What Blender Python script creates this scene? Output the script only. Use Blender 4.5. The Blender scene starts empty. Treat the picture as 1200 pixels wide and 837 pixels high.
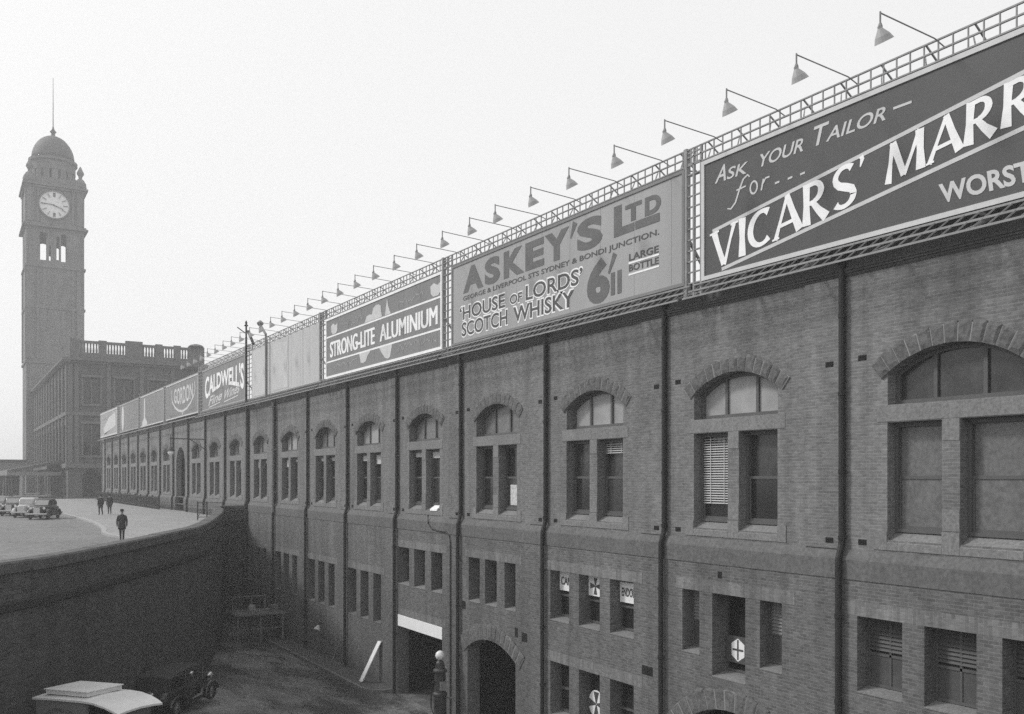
import bpy, bmesh, math, random
from mathutils import Vector, Matrix
R = math.radians
random.seed(7)
sc = bpy.context.scene
col = sc.collection

# ------------------------------------------------------------------ camera, sky, sun, exposure
CZ = 11.04                                   # camera height above the court
HEAD = math.atan(660 / 1080)                 # heading, clockwise from the wall's direction (+Y)
cam = bpy.data.cameras.new('camera')
co = bpy.data.objects.new('camera', cam); col.objects.link(co)
cam.sensor_fit = 'HORIZONTAL'; cam.sensor_width = 36; cam.lens = 36 * 1080 / 1200
cam.shift_y = 141.5 / 1200
cam.clip_start = 0.1; cam.clip_end = 4000
co.location = (0, 0, CZ); co.rotation_euler = (R(90), 0, -HEAD)
sc.camera = co

SUN_EL, SUN_AZ = R(42), R(-52)               # azimuth from +Y, clockwise; the light comes from the far left
w = bpy.data.worlds.new('World'); sc.world = w; w.use_nodes = True
nt = w.node_tree; nt.nodes.clear()
sky = nt.nodes.new('ShaderNodeTexSky'); sky.sky_type = 'NISHITA'; sky.sun_disc = False
sky.sun_elevation = SUN_EL; sky.sun_rotation = SUN_AZ; sky.dust_density = 5; sky.air_density = 1.5
bw = nt.nodes.new('ShaderNodeRGBToBW'); pw = nt.nodes.new('ShaderNodeMath'); pw.operation = 'POWER'; pw.inputs[1].default_value = .12
ml = nt.nodes.new('ShaderNodeMath'); ml.operation = 'MULTIPLY'; ml.inputs[1].default_value = 8.2
bg = nt.nodes.new('ShaderNodeBackground'); bg.inputs['Strength'].default_value = .1
wo = nt.nodes.new('ShaderNodeOutputWorld')
L = nt.links.new
L(sky.outputs[0], bw.inputs[0]); L(bw.outputs[0], pw.inputs[0]); L(pw.outputs[0], ml.inputs[0]); L(ml.outputs[0], bg.inputs[0]); L(bg.outputs[0], wo.inputs[0])
sun = bpy.data.lights.new('sun', 'SUN'); sun.energy = 2.3; sun.angle = R(9); sun.color = (1, .995, .985)
so = bpy.data.objects.new('sun', sun); col.objects.link(so)
so.rotation_euler = Vector((-math.sin(SUN_AZ) * math.cos(SUN_EL), -math.cos(SUN_AZ) * math.cos(SUN_EL), -math.sin(SUN_EL))).to_track_quat('-Z', 'Y').to_euler()
sc.view_settings.view_transform = 'Standard'; sc.view_settings.look = 'None'
sc.view_settings.exposure = 0; sc.view_settings.gamma = 1
sc.render.engine = 'CYCLES'
sc.cycles.use_denoising = False; sc.cycles.volume_bounces = 4

# ------------------------------------------------------------------ materials (a black and white place: greys only)
def mat(name, v, rough=.8, var=.12, scale=1.5, spec=.3, metal=0, streak=0, bump=0, fine=0, emit=None):
    m = bpy.data.materials.new(name); m.use_nodes = True
    n = m.node_tree.nodes; l = m.node_tree.links.new; b = n['Principled BSDF']
    b.inputs['Roughness'].default_value = rough; b.inputs['Specular IOR Level'].default_value = spec; b.inputs['Metallic'].default_value = metal
    g = n.new('ShaderNodeNewGeometry')
    t = n.new('ShaderNodeTexNoise'); t.inputs['Scale'].default_value = scale; t.inputs['Detail'].default_value = 6; t.inputs['Roughness'].default_value = .65
    mp = n.new('ShaderNodeMapping'); mp.inputs['Scale'].default_value = (1, 1, .18 if streak else 1)
    l(g.outputs['Position'], mp.inputs[0]); l(mp.outputs[0], t.inputs[0])
    mr = n.new('ShaderNodeMapRange'); mr.inputs[1].default_value = .25; mr.inputs[2].default_value = .75
    mr.inputs[3].default_value = v * (1 - var); mr.inputs[4].default_value = v * (1 + var); l(t.outputs[0], mr.inputs[0])
    out = mr.outputs[0]
    if fine:
        t2 = n.new('ShaderNodeTexNoise'); t2.inputs['Scale'].default_value = fine; t2.inputs['Detail'].default_value = 3; l(g.outputs['Position'], t2.inputs[0])
        m2 = n.new('ShaderNodeMapRange'); m2.inputs[1].default_value = .3; m2.inputs[2].default_value = .7; m2.inputs[3].default_value = .78; m2.inputs[4].default_value = 1.22; l(t2.outputs[0], m2.inputs[0])
        mu = n.new('ShaderNodeMath'); mu.operation = 'MULTIPLY'; l(out, mu.inputs[0]); l(m2.outputs[0], mu.inputs[1]); out = mu.outputs[0]
        if bump:
            bp = n.new('ShaderNodeBump'); bp.inputs['Strength'].default_value = bump; bp.inputs['Distance'].default_value = .03; l(t2.outputs[0], bp.inputs['Height']); l(bp.outputs[0], b.inputs['Normal'])
    l(out, b.inputs['Base Color'])
    if emit: b.inputs['Emission Color'].default_value = (1, 1, 1, 1); b.inputs['Emission Strength'].default_value = emit
    return m

def brick_mat(name, v, bw_=.235, rh=.0857, mortar=1.45, var=.2, soldier=False, msize=.009):
    m = bpy.data.materials.new(name); m.use_nodes = True
    n = m.node_tree.nodes; l = m.node_tree.links.new; b = n['Principled BSDF']; b.inputs['Roughness'].default_value = .88; b.inputs['Specular IOR Level'].default_value = .25
    g = n.new('ShaderNodeNewGeometry'); sp = n.new('ShaderNodeSeparateXYZ'); sn = n.new('ShaderNodeSeparateXYZ')
    l(g.outputs['Position'], sp.inputs[0]); l(g.outputs['True Normal'], sn.inputs[0])
    ab = n.new('ShaderNodeMath'); ab.operation = 'ABSOLUTE'; l(sn.outputs[1], ab.inputs[0])
    gt = n.new('ShaderNodeMath'); gt.operation = 'GREATER_THAN'; gt.inputs[1].default_value = .6; l(ab.outputs[0], gt.inputs[0])
    mx = n.new('ShaderNodeMix'); mx.data_type = 'FLOAT'; l(gt.outputs[0], mx.inputs[0]); l(sp.outputs[1], mx.inputs[2]); l(sp.outputs[0], mx.inputs[3])
    cb = n.new('ShaderNodeCombineXYZ')
    if soldier: l(sp.outputs[2], cb.inputs[0]); l(mx.outputs[0], cb.inputs[1])
    else: l(mx.outputs[0], cb.inputs[0]); l(sp.outputs[2], cb.inputs[1])
    # slight waviness of the courses
    br = n.new('ShaderNodeTexBrick'); l(cb.outputs[0], br.inputs[0]); br.inputs['Scale'].default_value = 1
    br.inputs['Brick Width'].default_value = bw_; br.inputs['Row Height'].default_value = rh; br.inputs['Mortar Size'].default_value = msize; br.inputs['Mortar Smooth'].default_value = .3
    br.inputs['Color1'].default_value = (v * (1 - var),) * 3 + (1,); br.inputs['Color2'].default_value = (v * (1 + var),) * 3 + (1,); br.inputs['Mortar'].default_value = (v * mortar,) * 3 + (1,)
    t = n.new('ShaderNodeTexNoise'); t.inputs['Scale'].default_value = .45; t.inputs['Detail'].default_value = 7; t.inputs['Roughness'].default_value = .7
    mp = n.new('ShaderNodeMapping'); mp.inputs['Scale'].default_value = (1, 1, .45); l(g.outputs['Position'], mp.inputs[0]); l(mp.outputs[0], t.inputs[0])
    m1 = n.new('ShaderNodeMapRange'); m1.inputs[1].default_value = .3; m1.inputs[2].default_value = .72; m1.inputs[3].default_value = .78; m1.inputs[4].default_value = 1.22; l(t.outputs[0], m1.inputs[0])
    t2 = n.new('ShaderNodeTexNoise'); t2.inputs['Scale'].default_value = 7; t2.inputs['Detail'].default_value = 4; mp2 = n.new('ShaderNodeMapping'); mp2.inputs['Scale'].default_value = (1, .7, 2.2); l(g.outputs['Position'], mp2.inputs[0]); l(mp2.outputs[0], t2.inputs[0])
    m2 = n.new('ShaderNodeMapRange'); m2.inputs[1].default_value = .3; m2.inputs[2].default_value = .7; m2.inputs[3].default_value = .8; m2.inputs[4].default_value = 1.2; l(t2.outputs[0], m2.inputs[0])
    t3 = n.new('ShaderNodeTexNoise'); t3.inputs['Scale'].default_value = 1.6; t3.inputs['Detail'].default_value = 5; mp3 = n.new('ShaderNodeMapping'); mp3.inputs['Scale'].default_value = (1, 1, .07); l(g.outputs['Position'], mp3.inputs[0]); l(mp3.outputs[0], t3.inputs[0])
    m3 = n.new('ShaderNodeMapRange'); m3.inputs[1].default_value = .34; m3.inputs[2].default_value = .6; m3.inputs[3].default_value = .82; m3.inputs[4].default_value = 1.08; l(t3.outputs[0], m3.inputs[0])
    k0 = n.new('ShaderNodeMath'); k0.operation = 'MULTIPLY'; l(m1.outputs[0], k0.inputs[0]); l(m3.outputs[0], k0.inputs[1])
    k = n.new('ShaderNodeMath'); k.operation = 'MULTIPLY'; l(k0.outputs[0], k.inputs[0]); l(m2.outputs[0], k.inputs[1])
    vm = n.new('ShaderNodeVectorMath'); vm.operation = 'SCALE'; l(br.outputs['Color'], vm.inputs[0]); l(k.outputs[0], vm.inputs['Scale'])
    l(vm.outputs[0], b.inputs['Base Color'])
    bp = n.new('ShaderNodeBump'); bp.inputs['Strength'].default_value = .5; bp.inputs['Distance'].default_value = .012; bp.invert = True; l(br.outputs['Fac'], bp.inputs['Height']); l(bp.outputs[0], b.inputs['Normal'])
    return m

def court_mat():
    m = bpy.data.materials.new('oily_court_paving'); m.use_nodes = True
    n = m.node_tree.nodes; l = m.node_tree.links.new; b = n['Principled BSDF']; g = n.new('ShaderNodeNewGeometry')
    def nz(sc_, det, lo, hi, a, c, stretch=(1, 1, 1)):
        mp = n.new('ShaderNodeMapping'); mp.inputs['Scale'].default_value = stretch; mp.inputs['Rotation'].default_value = (0, 0, .5)
        t = n.new('ShaderNodeTexNoise'); t.inputs['Scale'].default_value = sc_; t.inputs['Detail'].default_value = det; t.inputs['Roughness'].default_value = .7
        r = n.new('ShaderNodeMapRange'); r.inputs[1].default_value = lo; r.inputs[2].default_value = hi; r.inputs[3].default_value = a; r.inputs[4].default_value = c
        l(g.outputs['Position'], mp.inputs[0]); l(mp.outputs[0], t.inputs[0]); l(t.outputs[0], r.inputs[0]); return r.outputs[0]
    a = nz(.28, 8, .42, .6, .035, .2, (1, .45, 1)); f = nz(4, 5, .3, .7, .6, 1.4)
    mu = n.new('ShaderNodeMath'); mu.operation = 'MULTIPLY'; l(a, mu.inputs[0]); l(f, mu.inputs[1]); l(mu.outputs[0], b.inputs['Base Color'])
    l(nz(.5, 5, .42, .52, .25, .9), b.inputs['Roughness'])
    bp = n.new('ShaderNodeBump'); bp.inputs['Strength'].default_value = .5; bp.inputs['Distance'].default_value = .03; l(nz(6, 4, .2, .8, 0, 1), bp.inputs['Height']); l(bp.outputs[0], b.inputs['Normal'])
    return m

M = {}
M['brick'] = brick_mat('face_brick', .168, mortar=1.38, var=.13)
M['brick_low'] = brick_mat('rough_brick', .125, mortar=1.5, var=.2)
M['soldier'] = brick_mat('soldier_brick', .175, mortar=1.3, var=.16, rh=.11, bw_=.6, soldier=True)
M['rwall'] = brick_mat('sooty_brick', .07, var=.3, mortar=1.5)
M['station_stone'] = brick_mat('station_stone', .10, bw_=1.1, rh=.45, mortar=.75, var=.1, msize=.02)
M['tower_stone'] = brick_mat('tower_stone', .16, bw_=1.1, rh=.45, mortar=.8, var=.08, msize=.02)
M['trim'] = mat('station_trim', .13, .85, .14, 1.2)
M['band'] = mat('string_stone', .125, .85, .2, .9, fine=10, bump=.2, streak=1)
M['stone'] = mat('sandstone', .195, .85, .16, 1.2, fine=14, bump=.3, streak=1)
M['rock'] = mat('rock_faced_stone', .125, .9, .3, 2.5, fine=9, bump=1.0)
M['mortar'] = mat('pale_mortar', .27, .9)
M['frieze'] = mat('render_frieze', .085, .85, .25, .8, fine=12, streak=1)
M['pipe'] = mat('dark_pipe_paint', .022, .6, .2)
M['flue'] = mat('grey_pipe_paint', .2, .6, .2)
M['frame'] = mat('sash_paint', .1, .5, .15)
M['glass'] = mat('dark_glass', .02, .1, .3, .6, spec=.5)
M['glass_mid'] = mat('mid_painted_sky_glass', .14, .3, .22, 1.6, spec=.5, fine=9)  # sky reflection painted into the panes as a mid grey
M['glass_dim'] = mat('grimy_glass', .04, .2, .6, 1.3, spec=.5, fine=5)
M['glass_pale'] = mat('pale_painted_sky_glass', .31, .4, .3, .9, spec=.5)  # bright sky reflection, and blinds behind, put into the pane colour
M['void'] = mat('unlit_black', .012, .95)  # near-black paints the unlit depth of openings; clock hands share it
M['shutter'] = mat('shutter_paint', .08, .6, .2)
M['louvre'] = mat('pale_louvre_paint', .22, .6, .2)
M['blind'] = mat('blind_slat', .5, .6, .1)
M['cloth'] = mat('roller_blind_cloth', .55, .9, .15)
M['steel'] = mat('gantry_steel', .26, .55, .25, 3)  # grey raised to imitate haze over the lattice
M['lampshade'] = mat('hazed_enamel_grey', .36, .45, .12, 5)  # grey raised to imitate haze and flare around the lamps
M['white'] = mat('white_paint', .85, .6, .08, 2)
M['lintel'] = mat('whitewashed_lintel', .88, .8, .06, 2)
M['brd_dark'] = mat('dark_sign_paint', .075, .55, .14, .8, streak=1)
M['brd_mid'] = mat('mid_sign_paint', .20, .6, .14, .35, streak=1)
M['brd_grey'] = mat('grey_sign_paint', .34, .6, .13, .35, streak=1)
M['brd_pale'] = mat('faded_pale_paint', .47, .7, .07, .5, streak=1)
M['ink_white'] = mat('white_lettering', .86, .6, .1, 3)
M['ink_pale'] = mat('pale_lettering', .56, .6, .1, 3)
M['ink_dim'] = mat('dim_lettering', .34, .6, .1, 3)
M['ink_dark'] = mat('dark_lettering', .075, .6, .14, 3)
M['ink_mid'] = mat('faded_dark_lettering', .12, .6, .18, 3)
M['road'] = mat('worn_asphalt', .175, .9, .2, .25, fine=4)
M['path'] = mat('footpath_asphalt', .28, .9, .12, .4, fine=6)
M['kerb'] = mat('kerb_stone', .34, .85, .15, 2)
M['court'] = court_mat()
M['court_path'] = mat('court_footpath', .085, .9, .35, .8, fine=6)
M['black_car'] = mat('black_coachwork', .02, .25, .1, spec=.6)
M['canvas'] = mat('hood_canvas', .045, .8, .2, 4)
M['grey_car'] = mat('grey_coachwork', .16, .3, .1, spec=.6)
M['pale_car'] = mat('pale_coachwork', .42, .3, .1, spec=.6)
M['van_roof'] = mat('painted_canvas_roof', .62, .6, .12, 2)
M['van_side'] = mat('van_side_paint', .17, .5, .12, 2)
M['tyre'] = mat('tyre_rubber', .03, .85)
M['chrome'] = mat('bright_metal', .55, .25, .05, metal=.9)
M['globe'] = mat('opal_globe', .8, .3, .03, 3)
M['pump'] = mat('pump_enamel', .045, .45, .3, 3)
M['suit'] = mat('dark_suit_cloth', .035, .9, .2, 6)
M['skin'] = mat('skin', .35, .6, .05)
M['timber'] = mat('old_timber', .17, .85, .3, 3, fine=12)
M['dome'] = mat('weathered_dome_metal', .09, .7, .15, .4)
M['clock'] = mat('clock_opal_glass', .78, .5, .05)
M['bar'] = mat('iron_rail', .04, .6)

# ------------------------------------------------------------------ builders
ORG = {}
class MB:
    def __init__(s): s.v = []; s.f = []; s.st = []
    def add(s, vs, fs):
        k = len(s.v); s.st.append((k, len(s.f))); s.v += [tuple(p) for p in vs]; s.f += [tuple(i + k for i in f) for f in fs]; return s
    def box(s, x0, x1, y0, y1, z0, z1):
        return s.add([(x, y, z) for x in (x0, x1) for y in (y0, y1) for z in (z0, z1)], [(0, 1, 3, 2), (4, 6, 7, 5), (0, 4, 5, 1), (2, 3, 7, 6), (0, 2, 6, 4), (1, 5, 7, 3)])
    def bar(s, a, b, w, h=None):
        a = Vector(a); b = Vector(b); d = (b - a).normalized(); h = h or w
        up = Vector((0, 0, 1)) if abs(d.z) < .95 else Vector((0, 1, 0))
        r = d.cross(up).normalized(); u = r.cross(d)
        vs = [p + r * (w / 2 * i) + u * (h / 2 * j) for p in (a, b) for i, j in ((-1, -1), (1, -1), (1, 1), (-1, 1))]
        return s.add(vs, [(0, 3, 2, 1), (4, 5, 6, 7), (0, 1, 5, 4), (1, 2, 6, 5), (2, 3, 7, 6), (3, 0, 4, 7)])
    def tube(s, pts, r, n=8):
        pts = [Vector(p) for p in pts]; k0 = len(s.v)
        rr = r if isinstance(r, (list, tuple)) else [r] * len(pts)
        for i, p in enumerate(pts):
            d = (pts[min(i + 1, len(pts) - 1)] - pts[max(i - 1, 0)]).normalized()
            up = Vector((0, 0, 1)) if abs(d.z) < .9 else Vector((1, 0, 0))
            a = d.cross(up).normalized(); b = a.cross(d)
            s.v += [tuple(p + (a * math.cos(t) + b * math.sin(t)) * rr[i]) for t in [2 * math.pi * j / n for j in range(n)]]
        for i in range(len(pts) - 1):
            for j in range(n):
                s.f.append((k0 + i * n + j, k0 + i * n + (j + 1) % n, k0 + (i + 1) * n + (j + 1) % n, k0 + (i + 1) * n + j))
        s.f.append(tuple(range(k0, k0 + n))[::-1]); s.f.append(tuple(range(k0 + (len(pts) - 1) * n, k0 + len(pts) * n))); return s
    def lathe(s, prof, c, n=16, axis=None, cap=True):
        c = Vector(c); k0 = len(s.v); s.st.append((k0, len(s.f))); q = (axis.to_track_quat('Z', 'Y') if axis is not None else None)
        for r, z in prof:
            for j in range(n):
                p = Vector((r * math.cos(2 * math.pi * j / n), r * math.sin(2 * math.pi * j / n), z))
                if q: p = q @ p
                s.v.append(tuple(c + p))
        for i in range(len(prof) - 1):
            for j in range(n): s.f.append((k0 + i * n + j, k0 + i * n + (j + 1) % n, k0 + (i + 1) * n + (j + 1) % n, k0 + (i + 1) * n + j))
        if cap: s.f.append(tuple(range(k0, k0 + n))[::-1]); s.f.append(tuple(range(k0 + (len(prof) - 1) * n, k0 + len(prof) * n)))
        return s
    def prism(s, prof, a0, a1, axis='y'):            # prof of (p,q): axis y -> (x,z); axis x -> (y,z); axis z -> (x,y)
        n = len(prof)
        put = {'y': lambda p, q, a: (p, a, q), 'x': lambda p, q, a: (a, p, q), 'z': lambda p, q, a: (p, q, a)}[axis]
        return s.add([put(p, q, a) for a in (a0, a1) for p, q in prof], [tuple(range(n)), tuple(range(2 * n - 1, n - 1, -1))] + [(i, i + n, (i + 1) % n + n, (i + 1) % n) for i in range(n)])
    def loft(s, rings, cap=True):
        n = len(rings[0]); k0 = len(s.v)
        for r_ in rings: s.v += [tuple(p) for p in r_]
        for i in range(len(rings) - 1):
            for j in range(n): s.f.append((k0 + i * n + j, k0 + i * n + (j + 1) % n, k0 + (i + 1) * n + (j + 1) % n, k0 + (i + 1) * n + j))
        if cap: s.f.append(tuple(range(k0, k0 + n))[::-1]); s.f.append(tuple(range(k0 + (len(rings) - 1) * n, k0 + len(rings) * n)))
        return s
    def build_each(s, name, m, parent=None, smooth=False, bevel=0):   # every piece added becomes a part of its own
        for k, (v0, f0) in enumerate(s.st):
            v1, f1 = s.st[k + 1] if k + 1 < len(s.st) else (len(s.v), len(s.f))
            q = MB(); q.v = s.v[v0:v1]; q.f = [tuple(i - v0 for i in f) for f in s.f[f0:f1]]; q.build(name, m, parent, smooth, bevel)
    def build(s, name, m, parent=None, smooth=False, bevel=0):
        o3 = ORG.get(parent.name, Vector()) if parent else Vector()
        me = bpy.data.meshes.new(name); me.from_pydata([tuple(Vector(p) - o3) for p in s.v], [], s.f)
        bm = bmesh.new(); bm.from_mesh(me)
        bmesh.ops.recalc_face_normals(bm, faces=bm.faces)
        bm.to_mesh(me); bm.free()
        return link(name, me, m, parent, smooth, bevel)
def link(name, me, m, parent=None, smooth=False, bevel=0):
    o = bpy.data.objects.new(name, me); col.objects.link(o)
    if m is not None: me.materials.append(m)
    if smooth:
        for p in me.polygons: p.use_smooth = True
    if bevel:
        b = o.modifiers.new('bevel', 'BEVEL'); b.width = bevel; b.segments = 2; b.limit_method = 'ANGLE'
    if parent: o.parent = parent; ORG[o.name] = ORG.get(parent.name, Vector())
    return o
def thing(name, label, cat, loc=(0, 0, 0), group=None):
    o = bpy.data.objects.new(name, None); col.objects.link(o); o.location = loc; o.empty_display_size = .3
    o['label'] = label; o['category'] = cat
    if group: o['group'] = group
    ORG[o.name] = Vector(loc); return o
def tag(o, label, cat, group=None):
    o['label'] = label; o['category'] = cat
    if group: o['group'] = group
    return o
def struct(o, kind='structure'): o['kind'] = kind; return o
def copy_tree(o, parent=None):
    c = o.copy(); col.objects.link(c)
    if parent: c.parent = parent
    for ch in list(o.children): copy_tree(ch, c)
    return c
def curve_fill(polys, t):                            # outer outline and holes, 2D, as (verts, faces) extruded by t
    cu = bpy.data.curves.new('tmp', 'CURVE'); cu.dimensions = '2D'; cu.fill_mode = 'BOTH'; cu.extrude = t / 2
    for p in polys:
        sp = cu.splines.new('POLY'); sp.points.add(len(p) - 1); sp.use_cyclic_u = True
        for q, (a, b) in zip(sp.points, p): q.co = (a, b, 0, 1)
    o = bpy.data.objects.new('tmp', cu); col.objects.link(o)
    me = bpy.data.meshes.new_from_object(o.evaluated_get(bpy.context.evaluated_depsgraph_get()))
    vs = [tuple(v.co) for v in me.vertices]; fs = [tuple(p.vertices) for p in me.polygons]
    bpy.data.objects.remove(o); bpy.data.curves.remove(cu); bpy.data.meshes.remove(me)
    return vs, fs
def wall_x(polys, x0, t):                            # polys in (Y,Z); slab from x0 to x0+t
    vs, fs = curve_fill(polys, t); m = MB(); m.add([(x0 + t / 2 + c, a, b) for a, b, c in vs], fs); return m
def wall_y(polys, y0, t):                            # polys in (X,Z)
    vs, fs = curve_fill(polys, t); m = MB(); m.add([(a, y0 + t / 2 + c, b) for a, b, c in vs], fs); return m
def rect(a0, a1, b0, b1): return [(a0, b0), (a1, b0), (a1, b1), (a0, b1)]
def arch(a0, a1, b0, bs, rise, n=14):                # rectangle with a segmental top, springing at bs
    c = (a0 + a1) / 2; h = (a1 - a0) / 2; r = (h * h + rise * rise) / (2 * rise); t = math.asin(min(1, h / r))
    if rise > h: t = math.pi - t
    top = [(c + r * math.sin(q), bs + rise - r + r * math.cos(q)) for q in [t - 2 * t * i / n for i in range(n + 1)]]
    return [(a0, b0), (a1, b0)] + top
def text_mesh(s, bold=0.0, shear=0):
    cu = bpy.data.curves.new('tmp', 'FONT'); cu.body = s; cu.size = 1; cu.extrude = .01; cu.offset = bold; cu.shear = shear; cu.resolution_u = 4
    o = bpy.data.objects.new('tmp', cu); col.objects.link(o)
    me = bpy.data.meshes.new_from_object(o.evaluated_get(bpy.context.evaluated_depsgraph_get()))
    vs = [tuple(v.co) for v in me.vertices]; fs = [tuple(p.vertices) for p in me.polygons]
    bpy.data.objects.remove(o); bpy.data.curves.remove(cu); bpy.data.meshes.remove(me)
    return vs, fs

# ------------------------------------------------------------------ ground, street, court
D, Y0, PIT = 19.7, 15.79, 6.9
NB0, NB1 = -2, 19
YE = Y0 + 19.45 * PIT
def catmull(P, k=6):
    out = []
    for i in range(len(P) - 1):
        p0, p1, p2, p3 = P[max(i - 1, 0)], P[i], P[i + 1], P[min(i + 2, len(P) - 1)]
        for j in range(k):
            t = j / k
            out.append(tuple(.5 * (2 * b + (c - a) * t + (2 * a - 5 * b + 4 * c - d) * t * t + (3 * b - a - 3 * c + d) * t ** 3) for a, b, c, d in zip(p0, p1, p2, p3)))
    return out + [P[-1]]
PARA = catmull([(-60, -16), (-40, -1), (-26, 9), (-14, 19), (-6, 26), (1.3, 32.7), (4.3, 36.7), (8.6, 44), (11.4, 49.6), (14.6, 59.4), (16.5, 66.2), (17.1, 69.6), (17.7, 71.3), (18.7, 71.95), (19.56, 72)])
def S(y): return 7.63 - .013 * max(0, 72 - y)
def ztop(y): return S(y) + 1.28
def offs(path, d):
    out = []
    for i, p in enumerate(path):
        a = Vector(path[max(i - 1, 0)]); b = Vector(path[min(i + 1, len(path) - 1)]); t = (b - a).normalized()
        out.append((p[0] + t.y * d, p[1] - t.x * d))
    return out
def gz(x): return .13 * max(0, 18 - x) if x > -14 else .13 * 32
m = MB(); xs = [-160, -60, -30, -14, -8, -4, 0, 4, 8, 12, 15, 18, 19.9]; ys = [-155, -40, -10, 0, 10, 20, 30, 40, 50, 60, 73]
m.add([(x, y, gz(x)) for y in ys for x in xs], [(j * len(xs) + i, j * len(xs) + i + 1, (j + 1) * len(xs) + i + 1, (j + 1) * len(xs) + i) for j in range(len(ys) - 1) for i in range(len(xs) - 1) if not (ys[j] >= 20 and xs[i + 1] <= -14)])
struct(m.build('court_ground', M['court']))
inner = offs(PARA, -.3)
m2 = MB()
rows = [(x, y) for x, y in inner if y > -16]
ex = [(x, y, S(y)) for x, y in rows]
lf = [(-160, y, S(y)) for x, y in rows]
n = len(rows)
m2.add(ex + lf, [(i, i + 1, n + i + 1, n + i) for i in range(n - 1)])
yl = rows[-1][1]
m2.add([(-160, yl, 7.63), (19.5, yl, 7.63), (19.5, 150, 7.63), (-160, 150, 7.63), (-160, 320, 7.63), (60, 320, 7.63), (60, 150, 7.63)], [(0, 1, 2, 3), (3, 2, 6, 5, 4)])
struct(m2.build('road', M['road']))
# footpath along the building, with its stone kerb
KERB = catmull([(10.3, 48.8), (9.2, 55), (8.15, 61.6), (8.7, 67), (9.1, 78), (8.9, 97), (8.6, 125), (8.5, 159)], 5)
def inner_x(y):
    if y >= 71.9: return 19.62
    best = min(range(len(inner) - 1), key=lambda i: abs((inner[i][1] + inner[i + 1][1]) / 2 - y))
    (xa, ya), (xb, yb) = inner[best], inner[best + 1]
    return xa + (xb - xa) * max(0, min(1, (y - ya) / (yb - ya + 1e-6)))
m = MB(); vs = []
kp = [k for k in KERB]
ks = sorted(set([k[1] for k in kp] + [69, 70, 71, 71.5, 71.9, 72.05]))
def kx(y):
    for i in range(len(kp) - 1):
        if kp[i][1] <= y <= kp[i + 1][1]: return kp[i][0] + (kp[i + 1][0] - kp[i][0]) * (y - kp[i][1]) / (kp[i + 1][1] - kp[i][1])
    return kp[-1][0]
for y in ks: vs += [(kx(y) + .28, y, S(y) + .13), (max(inner_x(y), kx(y) + .3), y, S(y) + .13)]
m.add(vs, [(2 * i, 2 * i + 1, 2 * i + 3, 2 * i + 2) for i in range(len(ks) - 1)])
struct(m.build('footpath', M['path']))
m = MB(); rings = []
for y in ks: rings.append([(kx(y), y, S(y) - .1), (kx(y), y, S(y) + .14), (kx(y) + .3, y, S(y) + .145), (kx(y) + .3, y, S(y) - .1)])
struct(m.loft(rings).build('kerb', M['kerb']))
# court footpath
m = MB(); P2 = [(19.6, 43.7), (19.0, 43.7), (18.55, 44.0), (18.3, 44.8), (18.3, 71), (19.6, 71)]
m.prism(P2, -.2, .16, 'z'); struct(m.build('court_footpath', M['court_path'], bevel=.02))
m = MB(); kr = [(19.5, 43.66), (18.97, 43.66), (18.5, 43.97), (18.22, 44.8), (18.22, 71)]; kr2 = [(19.5, 43.84), (19.03, 43.84), (18.62, 44.07), (18.38, 44.84), (18.38, 71)]
for i in range(4): m.prism([kr[i], kr[i + 1], kr2[i + 1], kr2[i]], -.2, .175, 'z')
struct(m.build('court_kerb', mat('dirty_kerb_stone', .15, .85, .4, 2)))

# ------------------------------------------------------------------ retaining wall
rw = thing('retaining_wall', 'dark curved brick retaining wall and parapet below the upper street', 'wall', (8, 43, 0))
def sweep(path, prof, zf):
    m = MB(); rings = []
    cs = {}
    for o_, dz in prof: cs.setdefault(o_, offs(path, o_))
    for i, p in enumerate(path):
        rings.append([(cs[o_][i][0], cs[o_][i][1], zf(p[1]) + dz if dz > -50 else -1.0) for o_, dz in prof])
    return m.loft(rings)
sweep(PARA, [(0, -99), (0, -.36), (-.45, -.36), (-.45, -99)], ztop).build('wall', M['rwall'], rw)
def pathpt(d):
    for i in range(len(PARA) - 1):
        a, b_ = Vector(PARA[i]), Vector(PARA[i + 1]); q = (b_ - a).length
        if d <= q: return tuple(a + (b_ - a) * d / q)
        d -= q
    return PARA[-1]
PL = sum((Vector(PARA[i + 1]) - Vector(PARA[i])).length for i in range(len(PARA) - 1))
d = 0; cope = MB(); NP = 57
for k in range(NP):
    a, b_ = PL * k / NP + .012, PL * (k + 1) / NP - .012; jz = random.uniform(-.012, .012)
    pth = [pathpt(a + (b_ - a) * q / 3) for q in range(4)]
    q = sweep(pth, [(.09, -.38), (.11, -.06), (.05, 0), (-.5, 0), (-.55, -.06), (-.53, -.38)], lambda y: ztop(y) + jz); cope.add(q.v, q.f)
cope.build('coping', mat('sooty_coping', .10, .85, .4, 1.2, fine=6), rw)
sweep(PARA, [(.002, -1.62), (.09, -1.55), (.10, -1.32), (.002, -1.25)], ztop).build('string_course', mat('sooty_string', .035, .85, .3, 1.5), rw)

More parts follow.
